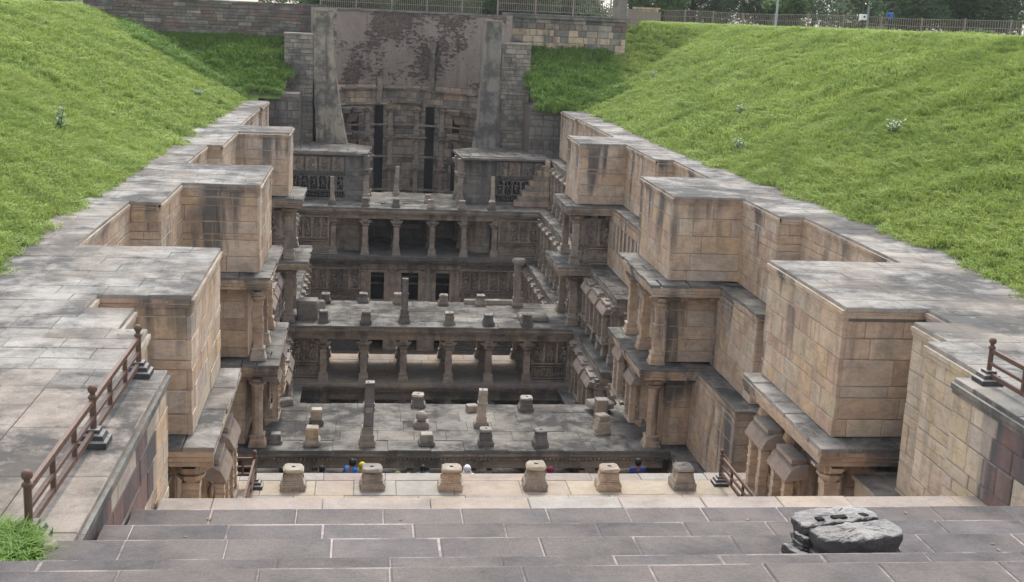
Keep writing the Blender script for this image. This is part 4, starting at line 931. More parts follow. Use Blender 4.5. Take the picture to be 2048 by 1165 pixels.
# ------------------------------------------------------------------ foreground fallen capital
t = thing('fallen_capital', 'broken dark carved capital lying split in two on the grey steps', 'carved stone', (4.75, 10.75, 0))
rr = random.Random(12)
def slab_piece(cx, cy, w, d, z0, z1, rot, layers, seed, mat, side):
    r2 = random.Random(seed); n = 26; g = MB(); rings = []
    prof = [(1.0, 0), (1.06, .1), (.9, .16), (1.0, .3), (1.08, .42), (.92, .5), (.96, .62), (1.04, .72), (1.04, .9), (.97, 1.0)]
    base = []
    for i in range(n):
        a = 2*pi*i/n; q = 4.0; r = 1/((abs(cos(a))**q+abs(sin(a))**q)**(1/q)); x, y = cos(a)*r*w/2, sin(a)*r*d/2
        if side*y < -d*.28: y = -side*d*.30
        base.append((x, y))
    for k, hz in prof:
        rings.append([(x*k+r2.uniform(-.012, .012), y*k+r2.uniform(-.012, .012), z0+(z1-z0)*hz+r2.uniform(-.008, .008)) for x, y in base])
    rings.append([(x*.5, y*.5, z1+.005+r2.uniform(-.006, .006)) for x, y in base])
    g.loft(rings); return g.mesh('half', M[mat])
def P_(name, me, x, y, z, rz, rx=0, ry=0):
    return put(name, me, t, Matrix.Translation((x, y, z)) @ Matrix.Rotation(rz, 4, 'Z') @ Matrix.Rotation(rx, 4, 'X') @ Matrix.Rotation(ry, 4, 'Y'))
M['blackstone'] = stone_mat('blackened_capital_stone', [(.06, .06, .062), (.075, .07, .07)], grime=.6, streak=.3, top=.95, toppal=((.40, .39, .37), (.17, .17, .17)), topth=(.42, .60), vein=0, bump=1.0)
P_('rear_half', slab_piece(0, 0, .82, .44, .0, .36, 0, 4, 3, 'blackstone', 1), 4.64, 10.67, .05, .16, .03, -.04)
P_('front_half', slab_piece(0, 0, .88, .42, .0, .40, 0, 4, 4, 'blackstone', -1), 4.74, 10.40, .0, .14, .04, -.02)
for (x, y, w) in ((4.43, 10.57, .07), (4.64, 10.61, .15), (4.91, 10.66, .08)):
    P_('cramp_slot', MB().box(-w/2, w/2, -.035, .03, -.10, .012).mesh('cramp_slot', M['black']), x, y, .412, .16)
P_('broken_corner', slab_piece(0, 0, .34, .36, .0, .17, 0, 4, 7, 'blackstone', -1), 4.16, 10.40, .0, .5, .1, .35)
P_('chipped_piece', slab_piece(0, 0, .22, .24, .0, .13, 0, 4, 8, 'blackstone', 1), 4.27, 10.48, .14, .3, .0, .3)
g = MB().loft([[(-.16, 0, 0), (.16, 0, 0), (.13, .12, 0), (-.13, .12, 0)], [(-.10, -.02, .12), (.10, -.02, .12), (.07, .12, .12), (-.07, .12, .12)], [(-.01, .02, .26), (.01, .02, .26), (.01, .08, .26), (-.01, .08, .26)]])
P_('carved_leaf', g.mesh('carved_leaf', M['blackstone']), 4.80, 9.98, 0, .1); P_('fragment', MB().ell((0, 0, .04), (.12, .1, .07), 8, 5).mesh('fragment', M['blackstone']), 4.36, 10.12, 0, 0)
P_('fragment', MB().ell((0, 0, .04), (.13, .12, .10), 8, 5).mesh('fragment', M['blackstone']), 5.16, 10.25, 0, .5)
P_('fragment', MB().ell((0, 0, .0), (.16, .06, .04), 8, 5).mesh('fragment', M['sandlight']), 3.98, 10.2, 0.1, .5)
for o in list(COL.objects):
    if o.name.startswith(('rear_half', 'front_half', 'broken_corner', 'chipped_piece')):
        s_ = o.modifiers.new('sub', 'SUBSURF'); s_.levels = s_.render_levels = 2
        tx = bpy.data.textures.new('rough', 'CLOUDS'); tx.noise_scale = .09; d_ = o.modifiers.new('disp', 'DISPLACE'); d_.texture = tx; d_.strength = .045; d_.mid_level = .5

# ------------------------------------------------------------------ railings
def railing(label, pts, z, ph, name='railing', mids=2, bases=True, endz=None, cat='railing'):
    t = thing(name, label, cat, (*pts[0], z)); rm = M['rail']
    for i, (x, y) in enumerate(pts):
        g = MB().prof([(.036, .0), (.036, ph-.17), (.05, ph-.165), (.05, ph-.14), (.028, ph-.12), (.028, ph-.10)], 10).ell((x*0, 0, ph-.055), (.055, .055, .055), 10, 8)
        put('post', g.mesh('post', rm), t, Matrix.Translation((x, y, z)))
        if bases: put('post_base', MB().prof([(.17, 0), (.17, .07), (.14, .09), (.12, .14), (.085, .16), (.08, .2)], 4).mesh('post_base', M['blackstone']), t, Matrix.Translation((x, y, z)))
    for (xa, ya), (xb, yb) in zip(pts, pts[1:]):
        L = math.hypot(xb-xa, yb-ya); F = FR((xa, ya, z), ((xb-xa)/L, (yb-ya)/L))
        for q, hz in enumerate((ph-.20, ph-.39, ph-.56)):
            put('rail_bar', MB().box(.03, L-.03, -.022, .022, hz-.032 if q != 1 else hz-.022, hz+.032 if q != 1 else hz+.022).mesh('rail_bar', rm), t, F)
        for k in range(1, mids+1): put('rail_upright', MB().box(-.02, .02, -.026, .026, ph-.59, ph-.17).mesh('rail_upright', rm), t, F @ Matrix.Translation((L*k/(mids+1), 0, 0)))
    return t
railing('brown three bar railing with ball finials on the left terrace beside the steps', [(-3.0, 16.5), (-3.02, 13.75), (-3.05, 11.1)], 0, .72)
railing('brown railing end post and bars on the right terrace at the picture edge', [(9.3, 16.5), (9.3, 13.6), (9.3, 10.8)], 0, .70)
railing('brown railing at the left end of the nearest platform', [(-3.0, 25.38), (-2.22, 25.38), (-2.24, 22.3)], -5.2, .85, mids=2)
railing('brown railing at the right end of the nearest platform', [(8.22, 25.5), (8.24, 22.3)], -5.2, .85, mids=3)

# ------------------------------------------------------------------ upper fences, posts, gate pillars
def fence(label, x0, y0, x1, y1, h, base, step=.13, seed=0):
    t = thing('iron_fence', label, 'fence', (x0, y0, base(x0, y0))); L = math.hypot(x1-x0, y1-y0); n = int(L/step); dx, dy = (x1-x0)/L, (y1-y0)/L
    bars = MB(); 
    for i in range(n):
        x = x0+dx*i*step; y = y0+dy*i*step; z = base(x, y)
        if i % 18: bars.box(x-.013, x+.013, y-.013, y+.013, z+.12, z+h)
        else:
            put('fence_post', MB().box(-.045, .045, -.045, .045, -.2, h+.06).mesh('fence_post', M['metal']), t, Matrix.Translation((x, y, z)))
    put('fence_bars', bars.mesh('fence_bars', M['metal']), t, kind='stuff')
    for hz in (.14, h*.55, h-.02):
        k = 10
        for i in range(k):
            xa, ya = x0+dx*L*i/k, y0+dy*L*i/k; xb, yb = x0+dx*L*(i+1)/k, y0+dy*L*(i+1)/k
            put('fence_rail', MB().tube((xa, ya, base(xa, ya)+hz), (xb, yb, base(xb, yb)+hz), .022, .022, 4).mesh('fence_rail', M['metal']), t)
    return t
fence('pinkish iron fence along the top of the right grass slope', 40.6, 59, 22.5, 94, 1.0, lambda x, y: hgt(x, y)+.12, step=.17)
fence('iron fence on top of the dark wall at the right rear of the shaft', 8.0, 76.3, 16.0, 76.3, 1.0, lambda x, y: 5.3)
fence('pale iron fence behind the rim of the shaft', -3.0, 83.5, 7.9, 83.5, 1.0, lambda x, y: 5.0)
fence('pale iron fence running back from the end of the right rear wall', 16.2, 76.6, 21.5, 90, 1.1, lambda x, y: 4.75)
fence('far fence behind the left grass slope', -40, 92, -14, 92, 1.1, lambda x, y: 4.35)
t = thing('kerb', 'low pale concrete kerb under the fence on the right slope', 'kerb', (32.5, 50, 4.9)); put('kerb_strip', MB().tube((41.1, 57.5, 4.97), (33, 73.1, 4.97), .14, .14, 4).mesh('kerb_strip', M['pave']), t)
for x, y, h, w, l in ((26.9, 80, 5, .075, 'thick grey lamp pole rising above the right fence'), (41.5, 100, 5, .10, 'slim pale pole among the trees on the right')):
    t = thing('lamp_pole', l, 'pole', (x, y, 4.9)); put('pole', MB().prof([(w, -.4), (w*.9, h)], 8).mesh('pole', M['greypole']), t, Matrix.Translation((x, y, 4.9))); put('pole_base', MB().prof([(w*1.8, -.3), (w*1.8, .25)], 8).mesh('pole_base', M['greypole']), t, Matrix.Translation((x, y, 4.9)))
t = thing('box_on_pole', 'small white speaker box fixed on a thin pole above the right fence', 'speaker box', (27.1, 66, 5.0)); T = Matrix.Translation((27.1, 66, 5.0))
put('pole', MB().prof([(.03, -.3), (.03, 3)], 6).mesh('pole', M['bark']), t, T); put('box', MB().prof([(.15, .72), (.16, .74), (.16, 1.02), (.15, 1.04)], 4).mesh('box', M['white']), t, T); put('lens', MB().prof([(.05, 0), (.05, .02)], 10).mesh('lens', M['black']), t, T @ Matrix.Translation((.02, -.16, .9)) @ Matrix.Rotation(pi/2, 4, 'X'))
for x, y, w, h, mt, l in ((20.6, 91, .75, 1.15, 'sand', 'brown gate pillar with a flat cap behind the far right fence'), (18.4, 90, .45, 2.6, 'dark', 'dark gate post standing against the bright sky gap')):
    t = thing('gate_pillar', l, 'pillar', (x, y, 4.9)); T = Matrix.Translation((x, y, 4.9)); put('pillar_body', MB().box(-w, w, -w, w, -.3, h).mesh('pillar_body', M[mt]), t, T); put('pillar_cap', MB().box(-w*1.15, w*1.15, -w*1.15, w*1.15, h, h+.12).mesh('pillar_cap', M[mt]), t, T)

# ------------------------------------------------------------------ vegetation
def leafcloud(mb, c, r, n, rng, s, flat=1):
    for _ in range(n):
        while True:
            p = Vector((rng.uniform(-1, 1), rng.uniform(-1, 1), rng.uniform(-1, 1)))
            if .35 < p.length < 1: break
        q = Vector(c)+Vector((p.x*r[0], p.y*r[1], p.z*r[2])); a = Vector((rng.gauss(0, 1), rng.gauss(0, 1), rng.gauss(0, .7))).normalized(); b_ = a.orthogonal().normalized(); k = s*rng.uniform(.6, 1.3)
        o = len(mb.v); mb.v += [tuple(q-a*k), tuple(q+b_*k*.45), tuple(q+a*k), tuple(q-b_*k*.45)]; mb.f.append((o, o+1, o+2, o+3))
def tree(x, y, h, r, label, mat='leaf', seed=0, low=1.0, n=26, leaves=230, name='tree'):
    rng = random.Random(seed); z = hgt(x, y)-.2; t = thing(name, label, 'tree', (x, y, z), 'trees beyond the upper fence'); T = Matrix.Translation((x, y, z))
    tr = MB(); pts = [Vector((0, 0, 0)), Vector((rng.uniform(-.2, .2), 0, h*.25)), Vector((rng.uniform(-.5, .5), rng.uniform(-.3, .3), h*.5))]
    tr.tube(pts[0], pts[1], .26, .2, 8); tr.tube(pts[1], pts[2], .2, .13, 8)
    for q in range(6):
        a = q*1.05+rng.uniform(-.3, .3); s = pts[1].lerp(pts[2], rng.random()); e = s+Vector((cos(a)*r*.6, sin(a)*r*.6, rng.uniform(.15, .4)*h)); mid = s.lerp(e, .5)+Vector((0, 0, -.15)); tr.tube(s, mid, .10, .07, 5); tr.tube(mid, e, .07, .03, 5)
    put('trunk', tr.mesh('trunk', M['bark']), t, T)
    cr = MB()
    for _ in range(n):
        a = rng.uniform(0, 2*pi); rr_ = r*math.sqrt(rng.random())*.9; zz = low+(h-low)*rng.random(); k = 1-.5*abs((zz-low)/(h-low)-.4)
        leafcloud(cr, (cos(a)*rr_*k, sin(a)*rr_*k, zz), (r*.34, r*.34, r*.28), leaves, rng, .20)
    put('crown', cr.mesh('crown', M[mat]), t, T)
TL = [(25.5, 112, 6.5, 3.4, 'leaflight', .7, 'light green bushy tree right of the brown gate pillar'), (31.5, 118, 7.5, 4.6, 'leaf', .9, 'dark spreading tree left of the thick grey pole'), (38, 116, 7, 4.6, 'leaf', .9, 'dark tree just right of the thick grey pole'),
    (34.0, 98, 4.8, 2.2, 'leaflight', .6, 'small yellow green tree beside the thick grey pole'), (44.5, 106, 7, 4.4, 'leaf', .6, 'dense dark tree behind the white box on its pole'), (43.5, 94, 6.5, 4.2, 'leaf', .6, 'dense dark tree behind the man in blue'), (49, 95, 7, 4.8, 'leaf', .6, 'large dark tree right of the man in blue'),
    (50.5, 86, 6.5, 2.6, 'leaflight', 2.2, 'open tree with forked bare trunk near the right edge'), (54, 79, 5, 3.2, 'leaf', .5, 'low bushy tree at the right edge of the picture'), (21.5, 125, 6.5, 3, 'leaf', 2.2, 'tree with high crown behind the gate pillars'), (60, 100, 8, 5.4, 'leaf', .4, 'broad dark tree far behind the right edge'),
    (36, 132, 9, 7, 'leaf', .3, 'tall dark tree in the rear row left of centre'), (47, 128, 9, 7, 'leaf', .3, 'tall dark tree in the rear row behind the white box'), (58, 118, 9, 7, 'leaf', .3, 'tall dark tree in the rear row towards the right edge'), (14, 128, 7, 5, 'leaflight', .5, 'hazy tree seen through the fence at the right rear wall'),
    (4, 130, 7, 5, 'leaflight', .4, 'hazy tree behind the fence above the shaft'), (-6, 132, 7, 5, 'leaflight', .4, 'hazy tree behind the left end of the shaft fence'), (9, 118, 5, 3.6, 'leaf', .4, 'dark bush like tree behind the fence over the shaft'),
    (-2, 104, 4.5, 4.2, 'leaf', .2, 'low wide tree behind the left part of the shaft fence'), (5, 108, 4.5, 4.2, 'leaf', .2, 'low wide tree behind the middle of the shaft fence'), (12.5, 106, 4.5, 4.4, 'leaf', .2, 'low wide tree behind the fence of the right rear wall'), (18, 112, 4.5, 4.0, 'leaf', .2, 'low wide tree behind the corner of the right rear fence'),
    (-28, 112, 6, 5, 'leaf', .3, 'dark tree beyond the far left fence'), (66, 92, 7, 5, 'leaf', .3, 'dark tree at the far right beyond the fence')]
for i, (x, y, h, r, mt, low, l) in enumerate(TL):
    tree(x, y, h, r, l, mt, i+3, low, 40 if r > 3 else 18, 330)
def bush(x, y, r, h, label, mat, seed, cat='bush', name='bush', n=380, s=.10, z=None):
    z = hgt(x, y) if z is None else z; t = thing(name, label, cat, (x, y, z)); rng = random.Random(seed); g = MB()
    leafcloud(g, (0, 0, h*.5), (r, r, h*.6), n, rng, s); put('foliage', g.mesh('foliage', M[mat]), t, Matrix.Translation((x, y, z)))
    g = MB()
    for q in range(4): g.tube((0, 0, -.05), (rng.uniform(-r, r)*.5, rng.uniform(-r, r)*.5, h*.8), .02, .008, 4)
    put('stems', g.mesh('stems', M['bark']), t, Matrix.Translation((x, y, z)))
for i, (x, y, r, h, mt, l) in enumerate(((36, 84, 1.3, .6, 'leaflight', 'clipped light hedge clump behind the fence left of the man'), (39, 76, 1.4, .65, 'leaflight', 'yellow green shrub behind the fence right of the man'), (41, 70, 1.6, .7, 'leaflight', 'wide light shrub behind the right end of the fence'), (43.5, 68, 1.2, 1.1, 'paleleaf', 'tall pale shrub at the far right behind the fence'), (39, 92, 2.0, .6, 'leaflight', 'long low hedge clump beyond the middle of the fence'), (18.5, 98, 2.5, 1.5, 'leaf', 'dark shrub beyond the fence at the end of the rear wall'))):
    bush(x, y, r, h, l, mt, i+40, n=500)
for i, (x, y, h, l) in enumerate(((-9.1, 38.2, .8, 'pale leafed weed standing in the left grass slope'), (17.0, 38.0, .45, 'pale weed on the right slope near the picture edge'), (14.0, 44.5, .4, 'pale weed low on the right slope above the walkway'), (16.5, 69.5, .5, 'pale weed at the top of the right end slope'), (15.7, 50, .35, 'tiny weed in the middle of the right slope'), (-7.9, 60, .35, 'small weed low on the left slope'))):
    z = hgt(x, y); t = thing('weed', l, 'weed', (x, y, z), 'pale weeds growing in the slopes'); rng = random.Random(i+9); g = MB(); lf = MB()
    for q in range(5):
        e = Vector((rng.uniform(-.25, .25), rng.uniform(-.25, .25), h*rng.uniform(.7, 1.25))); g.tube((0, 0, 0), e, .012, .006, 4)
        for k in range(10):
            p = e*(.25+.75*k/9); a = k*2.4+q; d = Vector((cos(a), sin(a), .5)).normalized(); sd = d.cross(Vector((0, 0, 1))).normalized(); L = .19*(1.2-.5*k/9)
            o = len(lf.v); lf.v += [tuple(p), tuple(p+d*L*.5+sd*L*.3), tuple(p+d*L), tuple(p+d*L*.5-sd*L*.3)]; lf.f.append((o, o+1, o+2, o+3))
    put('stems', g.mesh('stems', M['leaf']), t, Matrix.Translation((x, y, z))); put('leaves', lf.mesh('leaves', M['paleleaf']), t, Matrix.Translation((x, y, z)))

# grass: clumps of blades scattered over emitter patches by geometry nodes
def clump(seed, h, n, r, lean, w=.012):
    rng = random.Random(seed); mb = MB()
    for _ in range(n):
        a = rng.uniform(0, 2*pi); p = Vector((cos(a), sin(a), 0))*r*math.sqrt(rng.random()); hh = h*rng.uniform(.55, 1.15); b_ = rng.uniform(0, 2*pi); d = Vector((cos(b_), sin(b_), 0)); ln = lean*rng.uniform(.3, 1.4)*hh; sd = Vector((-d.y, d.x, 0))*w*rng.uniform(.7, 1.4)
        q1 = p+d*ln*.35+Vector((0, 0, hh*.6)); q2 = p+d*ln+Vector((0, 0, hh*(.95-.25*lean)))
        o = len(mb.v); mb.v += [tuple(p-sd), tuple(p+sd), tuple(q1+sd*.8), tuple(q1-sd*.8), tuple(q2)]; mb.f += [(o, o+1, o+2, o+3), (o+3, o+2, o+4)]
    return mb
def grassfield(name, label, tris, mat, h, dens, seed, n=26, r=.22, lean=.9, w=.012, far=1.0):
    srcs = []
    for q in range(3):
        o = bpy.data.objects.new('grass_clump', clump(seed+q, h*U, n, r*U, lean, w*U).mesh('grass_clump', M[mat])); o['_noscale'] = 1; o.data['_noscale'] = 1; srcs.append(o)
    me = bpy.data.meshes.new(name); me.from_pydata([p for t_ in tris for p in t_], [], [tuple(range(i*4, i*4+4)) for i in range(len(tris))]); me.materials.append(M['turf'])
    o = put(name, me, kind='stuff'); o['label'] = label; o['category'] = 'grass'
    ng = bpy.data.node_groups.new(name, 'GeometryNodeTree'); ng.interface.new_socket('Geometry', in_out='INPUT', socket_type='NodeSocketGeometry'); ng.interface.new_socket('Geometry', in_out='OUTPUT', socket_type='NodeSocketGeometry')
    N = ng.nodes; Lk = ng.links.new; gi = N.new('NodeGroupInput'); go = N.new('NodeGroupOutput'); dp = N.new('GeometryNodeDistributePointsOnFaces'); dp.inputs['Density'].default_value = dens/(U*U); dp.inputs['Seed'].default_value = seed
    ip = N.new('GeometryNodeInstanceOnPoints'); jg = N.new('GeometryNodeGeometryToInstance')
    for s_ in srcs:
        oi = N.new('GeometryNodeObjectInfo'); oi.inputs['Object'].default_value = s_; oi.inputs['As Instance'].default_value = True; Lk(oi.outputs['Geometry'], jg.inputs[0])
    ip.inputs['Pick Instance'].default_value = True; Lk(gi.outputs[0], dp.inputs['Mesh']); Lk(dp.outputs['Points'], ip.inputs['Points'])
    j2 = N.new('GeometryNodeJoinGeometry'); 
    for l_ in list(ng.links):
        if l_.to_node == jg: ng.links.remove(l_)
    for nd in [n_ for n_ in N if n_.bl_idname == 'GeometryNodeObjectInfo']: Lk(nd.outputs['Geometry'], j2.inputs[0])
    N.remove(jg); Lk(j2.outputs[0], ip.inputs['Instance'])
    rv = N.new('FunctionNodeRandomValue'); rv.data_type = 'FLOAT_VECTOR'; rv.inputs[0].default_value = (-.18, -.18, 0); rv.inputs[1].default_value = (.18, .18, 6.28); Lk(rv.outputs[0], ip.inputs['Rotation'])
    # patchy height
    ps = N.new('GeometryNodeInputPosition'); nz_ = N.new('ShaderNodeTexNoise'); nz_.inputs['Scale'].default_value = .55; nz_.inputs['Detail'].default_value = 4; Lk(ps.outputs[0], nz_.inputs['Vector'])
    mr = N.new('ShaderNodeMapRange'); mr.inputs[1].default_value = .3; mr.inputs[2].default_value = .7; mr.inputs[3].default_value = .72; mr.inputs[4].default_value = 1.3; Lk(nz_.outputs[0], mr.inputs[0]); Lk(mr.outputs[0], ip.inputs['Scale'])
    Lk(ip.outputs[0], go.inputs[0]); md = o.modifiers.new('scatter', 'NODES'); md.node_group = ng; return o
def cells(test, x0, x1, y0, y1, s=.8, zf=hgt):
    out = []; y = y0
    while y < y1:
        x = x0
        while x < x1:
            if test(x+s/2, y+s/2): out.append([(x, y, zf(x, y)), (x+s, y, zf(x+s, y)), (x+s, y+s, zf(x+s, y+s)), (x, y+s, zf(x, y+s))])
            x += s
        y += s
    return out
edge = lambda y: .28*math.sin(y*1.7)+.14*math.sin(y*4.1+1)
onR = lambda x, y: x > lerp(y, XR)+edge(y)*.6-.05; onL = lambda x, y: x < lerp(y, XL)+edge(y)*.6+.05
near = lambda y: y < 44
endR = lambda x, y: y > 68.8 and x < 15 and x > 9.6; endL = lambda x, y: y > 68.4 and x > -12.2+(y-68)*-.3
grassfield('grass', 'long bright grass covering the near part of the right slope', cells(lambda x, y: onR(x, y) and x < 26, 12.6, 26, 19, 44, .4), 'grass', .25, 34, 1, 30, .2, 1.1, .009)
grassfield('grass', 'long bright grass covering the near part of the left slope', cells(lambda x, y: onL(x, y), -18, -5.6, 19, 44, .4), 'grass', .25, 34, 5, 30, .2, 1.1, .009)
grassfield('grass', 'grass of the distant part of the right slope', cells(lambda x, y: onR(x, y) and (y < 76 or x > 16) and not endR(x, y), 12, 34, 44, 88, .6), 'grass', .28, 15, 9, 30, .28, 1.0, .017)
grassfield('grass', 'grass of the distant part of the left slope', cells(lambda x, y: onL(x, y) and not endL(x, y) and y < 76, -19, -5.6, 44, 76, .6), 'grass', .28, 15, 13, 30, .28, 1.0, .017)
grassfield('grass', 'coarse grass with shade in its colour on the short slope at the left rear', cells(lambda x, y: endL(x, y) and (onL(x, y) or y > 69.4), -16, -4.6, 68.4, 75.9, .5), 'grassdark', .5, 15, 17, 34, .3, .8, .02)
grassfield('grass', 'coarse grass with shade in its colour on the short slope at the right rear', cells(lambda x, y: endR(x, y), 9.6, 16, 68.8, 75.9, .5), 'grassdark', .5, 15, 21, 34, .3, .8, .02)
grassfield('grass', 'lawn beyond the slopes at the level of the upper ground', cells(lambda x, y: (x > 17 and (y > 88 or x > 34)) or (x < -16 and y > 76), -40, 56, 52, 112, 1.2), 'grass', .22, 3.0, 25, 34, .5, .8, .025)
# near left corner tuft with its stone
tuft = cells(lambda x, y: (x+3.38)**2/.26+(y-10.5)**2/.40 < 1, -4.2, -2.6, 9.6, 11.5, .08, lambda x, y: .05)
grassfield('grass', 'green tuft growing over the near left corner of the steps', tuft, 'grassdark', .24, 260, 31, 22, .07, 1.0, .006)
t = thing('rock', 'pale rough rock beside the grass tuft at the near left corner', 'rock', (-2.98, 10.95, 0))
rk = MB().ell((0, 0, .03), (.24, .13, .09), 12, 8); rr = random.Random(3); rk.v = [(x+rr.uniform(-.02, .02), y+rr.uniform(-.02, .02), z+rr.uniform(-.015, .015)) for x, y, z in rk.v]; put('rock_body', rk.mesh('rock_body', M['sandlight']), t, Matrix.Translation((-2.98, 10.95, 0)))

lf = MB(); rr = random.Random(77)
for q in range(150):
    if q % 3: x, y, z = rr.uniform(-7.5, -3.2), rr.uniform(11.5, 24), .012
    else:
        x, y = rr.uniform(-2, 8.5), rr.uniform(9.2, 13.8); z = (.362 if y < 9.93 else .012 if y < 11.1 else -.338 if y < 12.25 else -.858)
    a = rr.uniform(0, 6.3); s = rr.uniform(.018, .04); c_, s_ = cos(a)*s, sin(a)*s; o = len(lf.v)
    lf.v += [(x-c_, y-s_, z), (x+s_*.5, y-c_*.5, z+.006), (x+c_, y+s_, z+.003), (x-s_*.5, y+c_*.5, z+.006)]; lf.f.append((o, o+1, o+2, o+3))
M['deadleaf'] = simple('dry_leaf_litter', (.22, .16, .09), .9, .4)
fl_ = put('leaf_litter', lf.mesh('leaf_litter', M['deadleaf']), kind='stuff'); fl_['label'] = 'small dry leaves scattered over the near paving'
# ------------------------------------------------------------------ people
def skinmesh(name, verts, edges, radii, mat, parent, T, root=0, sub=1):
    me = bpy.data.meshes.new(name); me.from_pydata(verts, edges, []); me.materials.append(M[mat]); o = put(name, me, parent, T)
    sk = o.modifiers.new('skin', 'SKIN'); sk.use_smooth_shade = True
    for v_, r_ in zip(me.skin_vertices[0].data, radii): v_.radius = (r_, r_)
    me.skin_vertices[0].data[root].use_root = True
    s = o.modifiers.new('sub', 'SUBSURF'); s.levels = s.render_levels = sub; return o
def person(x, y, z, rz, label, shirt, trou, H=1.45, bend=0.0, arms=((.16, .05), (.16, .05)), scarf=None, longhair=False):
    """standing figure facing local -y; bend leans the torso forward (radians)"""
    t = thing('person', label, 'person', (x, y, z), None, rz); T = Matrix.Translation((x, y, z)) @ Matrix.Rotation(rz, 4, 'Z'); k = H/1.7
    rot = lambda p: (p[0], -sin(bend)*(p[2]-.95)+cos(bend)*p[1], .95+cos(bend)*(p[2]-.95)+sin(bend)*p[1])
    V = {}
    V['pel'] = (0, 0, .95); V['bel'] = rot((0, 0, 1.08)); V['che'] = rot((0, 0, 1.30)); V['nk'] = rot((0, 0, 1.45)); V['hd'] = rot((0, -.015, 1.55)); V['ht'] = rot((0, -.01, 1.66))
    for s, n in ((-1, 'l'), (1, 'r')):
        V['hip'+n] = (s*.09, 0, .90); V['kn'+n] = (s*.10, -.02, .50); V['an'+n] = (s*.10, .02, .09); V['to'+n] = (s*.12, -.14, .035)
        V['sh'+n] = rot((s*.17, 0, 1.40)); a = arms[0 if s < 0 else 1]; V['el'+n] = rot((s*(.17+a[0]*.5), -a[1]*.5, 1.40-.27)); V['wr'+n] = rot((s*(.17+a[0]*.6), -a[1]-.06, 1.40-.50+a[1])); V['ha'+n] = rot((s*(.17+a[0]*.6), -a[1]-.12, 1.40-.58+a[1]))
    E = [('pel', 'bel'), ('bel', 'che'), ('che', 'nk'), ('nk', 'hd'), ('hd', 'ht')]
    for n in 'lr': E += [('pel', 'hip'+n), ('hip'+n, 'kn'+n), ('kn'+n, 'an'+n), ('an'+n, 'to'+n), ('che', 'sh'+n), ('sh'+n, 'el'+n), ('el'+n, 'wr'+n), ('wr'+n, 'ha'+n)]
    Rd = dict(pel=.13, bel=.115, che=.13, nk=.05, hd=.085, ht=.07, hip=.085, kn=.058, an=.038, to=.035, sh=.06, el=.04, wr=.028, ha=.035)
    def mk(name, keys, grow, mat, sub=1):
        ks = [q for q in V if q in keys]; ix = {q: i for i, q in enumerate(ks)}; ed = [(ix[a], ix[b_]) for a, b_ in E if a in ix and b_ in ix]
        skinmesh(name, [tuple(c*k for c in V[q]) for q in ks], ed, [(Rd.get(q, Rd.get(q[:-1])) + grow)*k for q in ks], mat, t, T, 0, sub)
    mk('body', list(V), 0, 'skin')
    mk('shirt', ['pel', 'bel', 'che', 'shl', 'shr', 'ell', 'elr'], .018, shirt); mk('trousers', ['pel', 'hipl', 'hipr', 'knl', 'knr', 'anl', 'anr'], .016, trou)
    hd = Vector(V['hd'])*k+Vector((0, .02, .035))*k
    g = MB().ell(tuple(hd), (.098*k, .11*k, .12*k), 12, 8)
    if scarf:
        g = MB().ell(tuple(hd), (.12*k, .13*k, .14*k), 12, 8).loft([[(cos(q*pi/6)*.10*k*1.1, hd.y+.01+sin(q*pi/6)*.10*k, hd.z) for q in range(12)], [(cos(q*pi/6)*.2*k, hd.y+.04+sin(q*pi/6)*.15*k, hd.z-.30*k) for q in range(12)]]); put('headscarf', g.mesh('headscarf', M[scarf], True), t, T)
    else: put('hair', g.mesh('hair', M['hair'], True), t, T)
    fc = MB().ell((0, hd.y-.10*k, hd.z-.03*k), (.014*k, .02*k, .025*k)); put('nose', fc.mesh('nose', M['skin'], True), t, T)
person(7.15, 29.0, -7.45, pi+.05, 'man with black hair in a dark blue shirt seen from behind beyond the first platform', 'navy_cloth', 'dark_trouser_cloth', 1.55, .05)
person(-.30, 33.2, -9.22, pi*.8, 'person in a bright blue shirt bending forward between the first two platform pedestals', 'royal_blue_cloth', 'dark_trouser_cloth', 1.72, .42)
person(.12, 33.9, -9.47, .3, 'person with a yellow headscarf behind the bending figure in blue', 'olive_cloth', 'dark_trouser_cloth', 1.6, 0, scarf='yellow_cloth')
person(1.12, 33.5, -9.47, .2, 'woman in an olive and lilac sari right of the second pedestal', 'olive_cloth', 'lilac_cloth', 1.52, .2, scarf='olive_cloth')
person(1.42, 33.0, -9.22, .2, 'woman in a lilac scarf beside the olive sari', 'lilac_cloth', 'olive_cloth', 1.38, .1, scarf='lilac_cloth')
person(1.9, 34.0, -9.6, .1, 'person in a teal top standing between the second and third pedestals', 'teal_cloth', 'dark_trouser_cloth', 1.62)
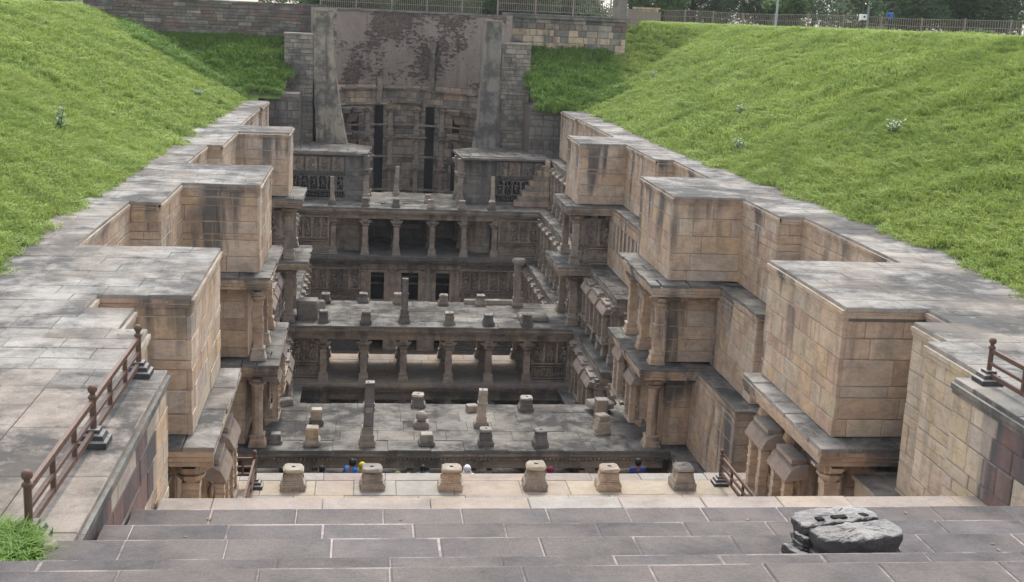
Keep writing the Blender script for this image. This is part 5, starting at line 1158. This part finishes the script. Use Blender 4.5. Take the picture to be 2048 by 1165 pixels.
person(3.15, 33.4, -9.4, .1, 'woman under a white dotted headscarf right of the third pedestal', 'dots', 'maroon_cloth', 1.64, .05, scarf='dots')
person(5.65, 33.8, -9.5, .4, 'woman in a maroon sari right of the fourth pedestal', 'maroon_cloth', 'maroon_cloth', 1.55, .1, scarf='maroon_cloth')
person(-2.2, 34.0, -9.6, .4, 'figure in dark clothes left of the first pedestal', 'navy_cloth', 'dark_trouser_cloth', 1.55)
person(-1.05, 34.0, -9.6, .4, 'figure in dark blue right of the first pedestal', 'navy_cloth', 'dark_trouser_cloth', 1.6)
person(33.1, 76.2, hgt(33, 76)+.16, pi+.2, 'man in a bright blue shirt standing behind the fence on the right slope', 'royal_blue_cloth', 'dark_trouser_cloth', 1.48, arms=((.30, .12), (.30, .12)))
person(.0, 84.6, 4.9, .1, 'person in blue behind the pale fence above the shaft', 'royal_blue_cloth', 'dark_trouser_cloth', 1.45)

HZ = bpy.data.materials.new('pale_air'); HZ.use_nodes = True; n_ = HZ.node_tree; n_.nodes.remove(n_.nodes['Principled BSDF'])
pv = n_.nodes.new('ShaderNodeVolumePrincipled'); pv.inputs['Color'].default_value = (.92, .95, 1, 1); pv.inputs['Density'].default_value = .00022; pv.inputs['Anisotropy'].default_value = .2
n_.links.new(pv.outputs[0], n_.nodes['Material Output'].inputs['Volume'])
hm = MB().box(-70, 90, -8, 150, -14.6, 14).mesh('haze', HZ); hz_ = put('haze', hm, kind='stuff'); hz_['label'] = 'thin pale haze filling the air'
# ------------------------------------------------------------------ finish: metres
flush_join()
done = set()
for o in list(bpy.data.objects):
    if o is cam or o is sun or o.get('_noscale'): continue
    o.location = o.location*U
    me = o.data if o.type == 'MESH' else None
    if me and me.name not in done:
        done.add(me.name); me.transform(Matrix.Scale(U, 4))
        if len(me.skin_vertices):
            for v_ in me.skin_vertices[0].data: v_.radius = (v_.radius[0]*U, v_.radius[1]*U)
    for md in o.modifiers:
        if md.type == 'DISPLACE': md.strength *= U
print('objects', len(COL.objects), 'meshes', len(bpy.data.meshes))
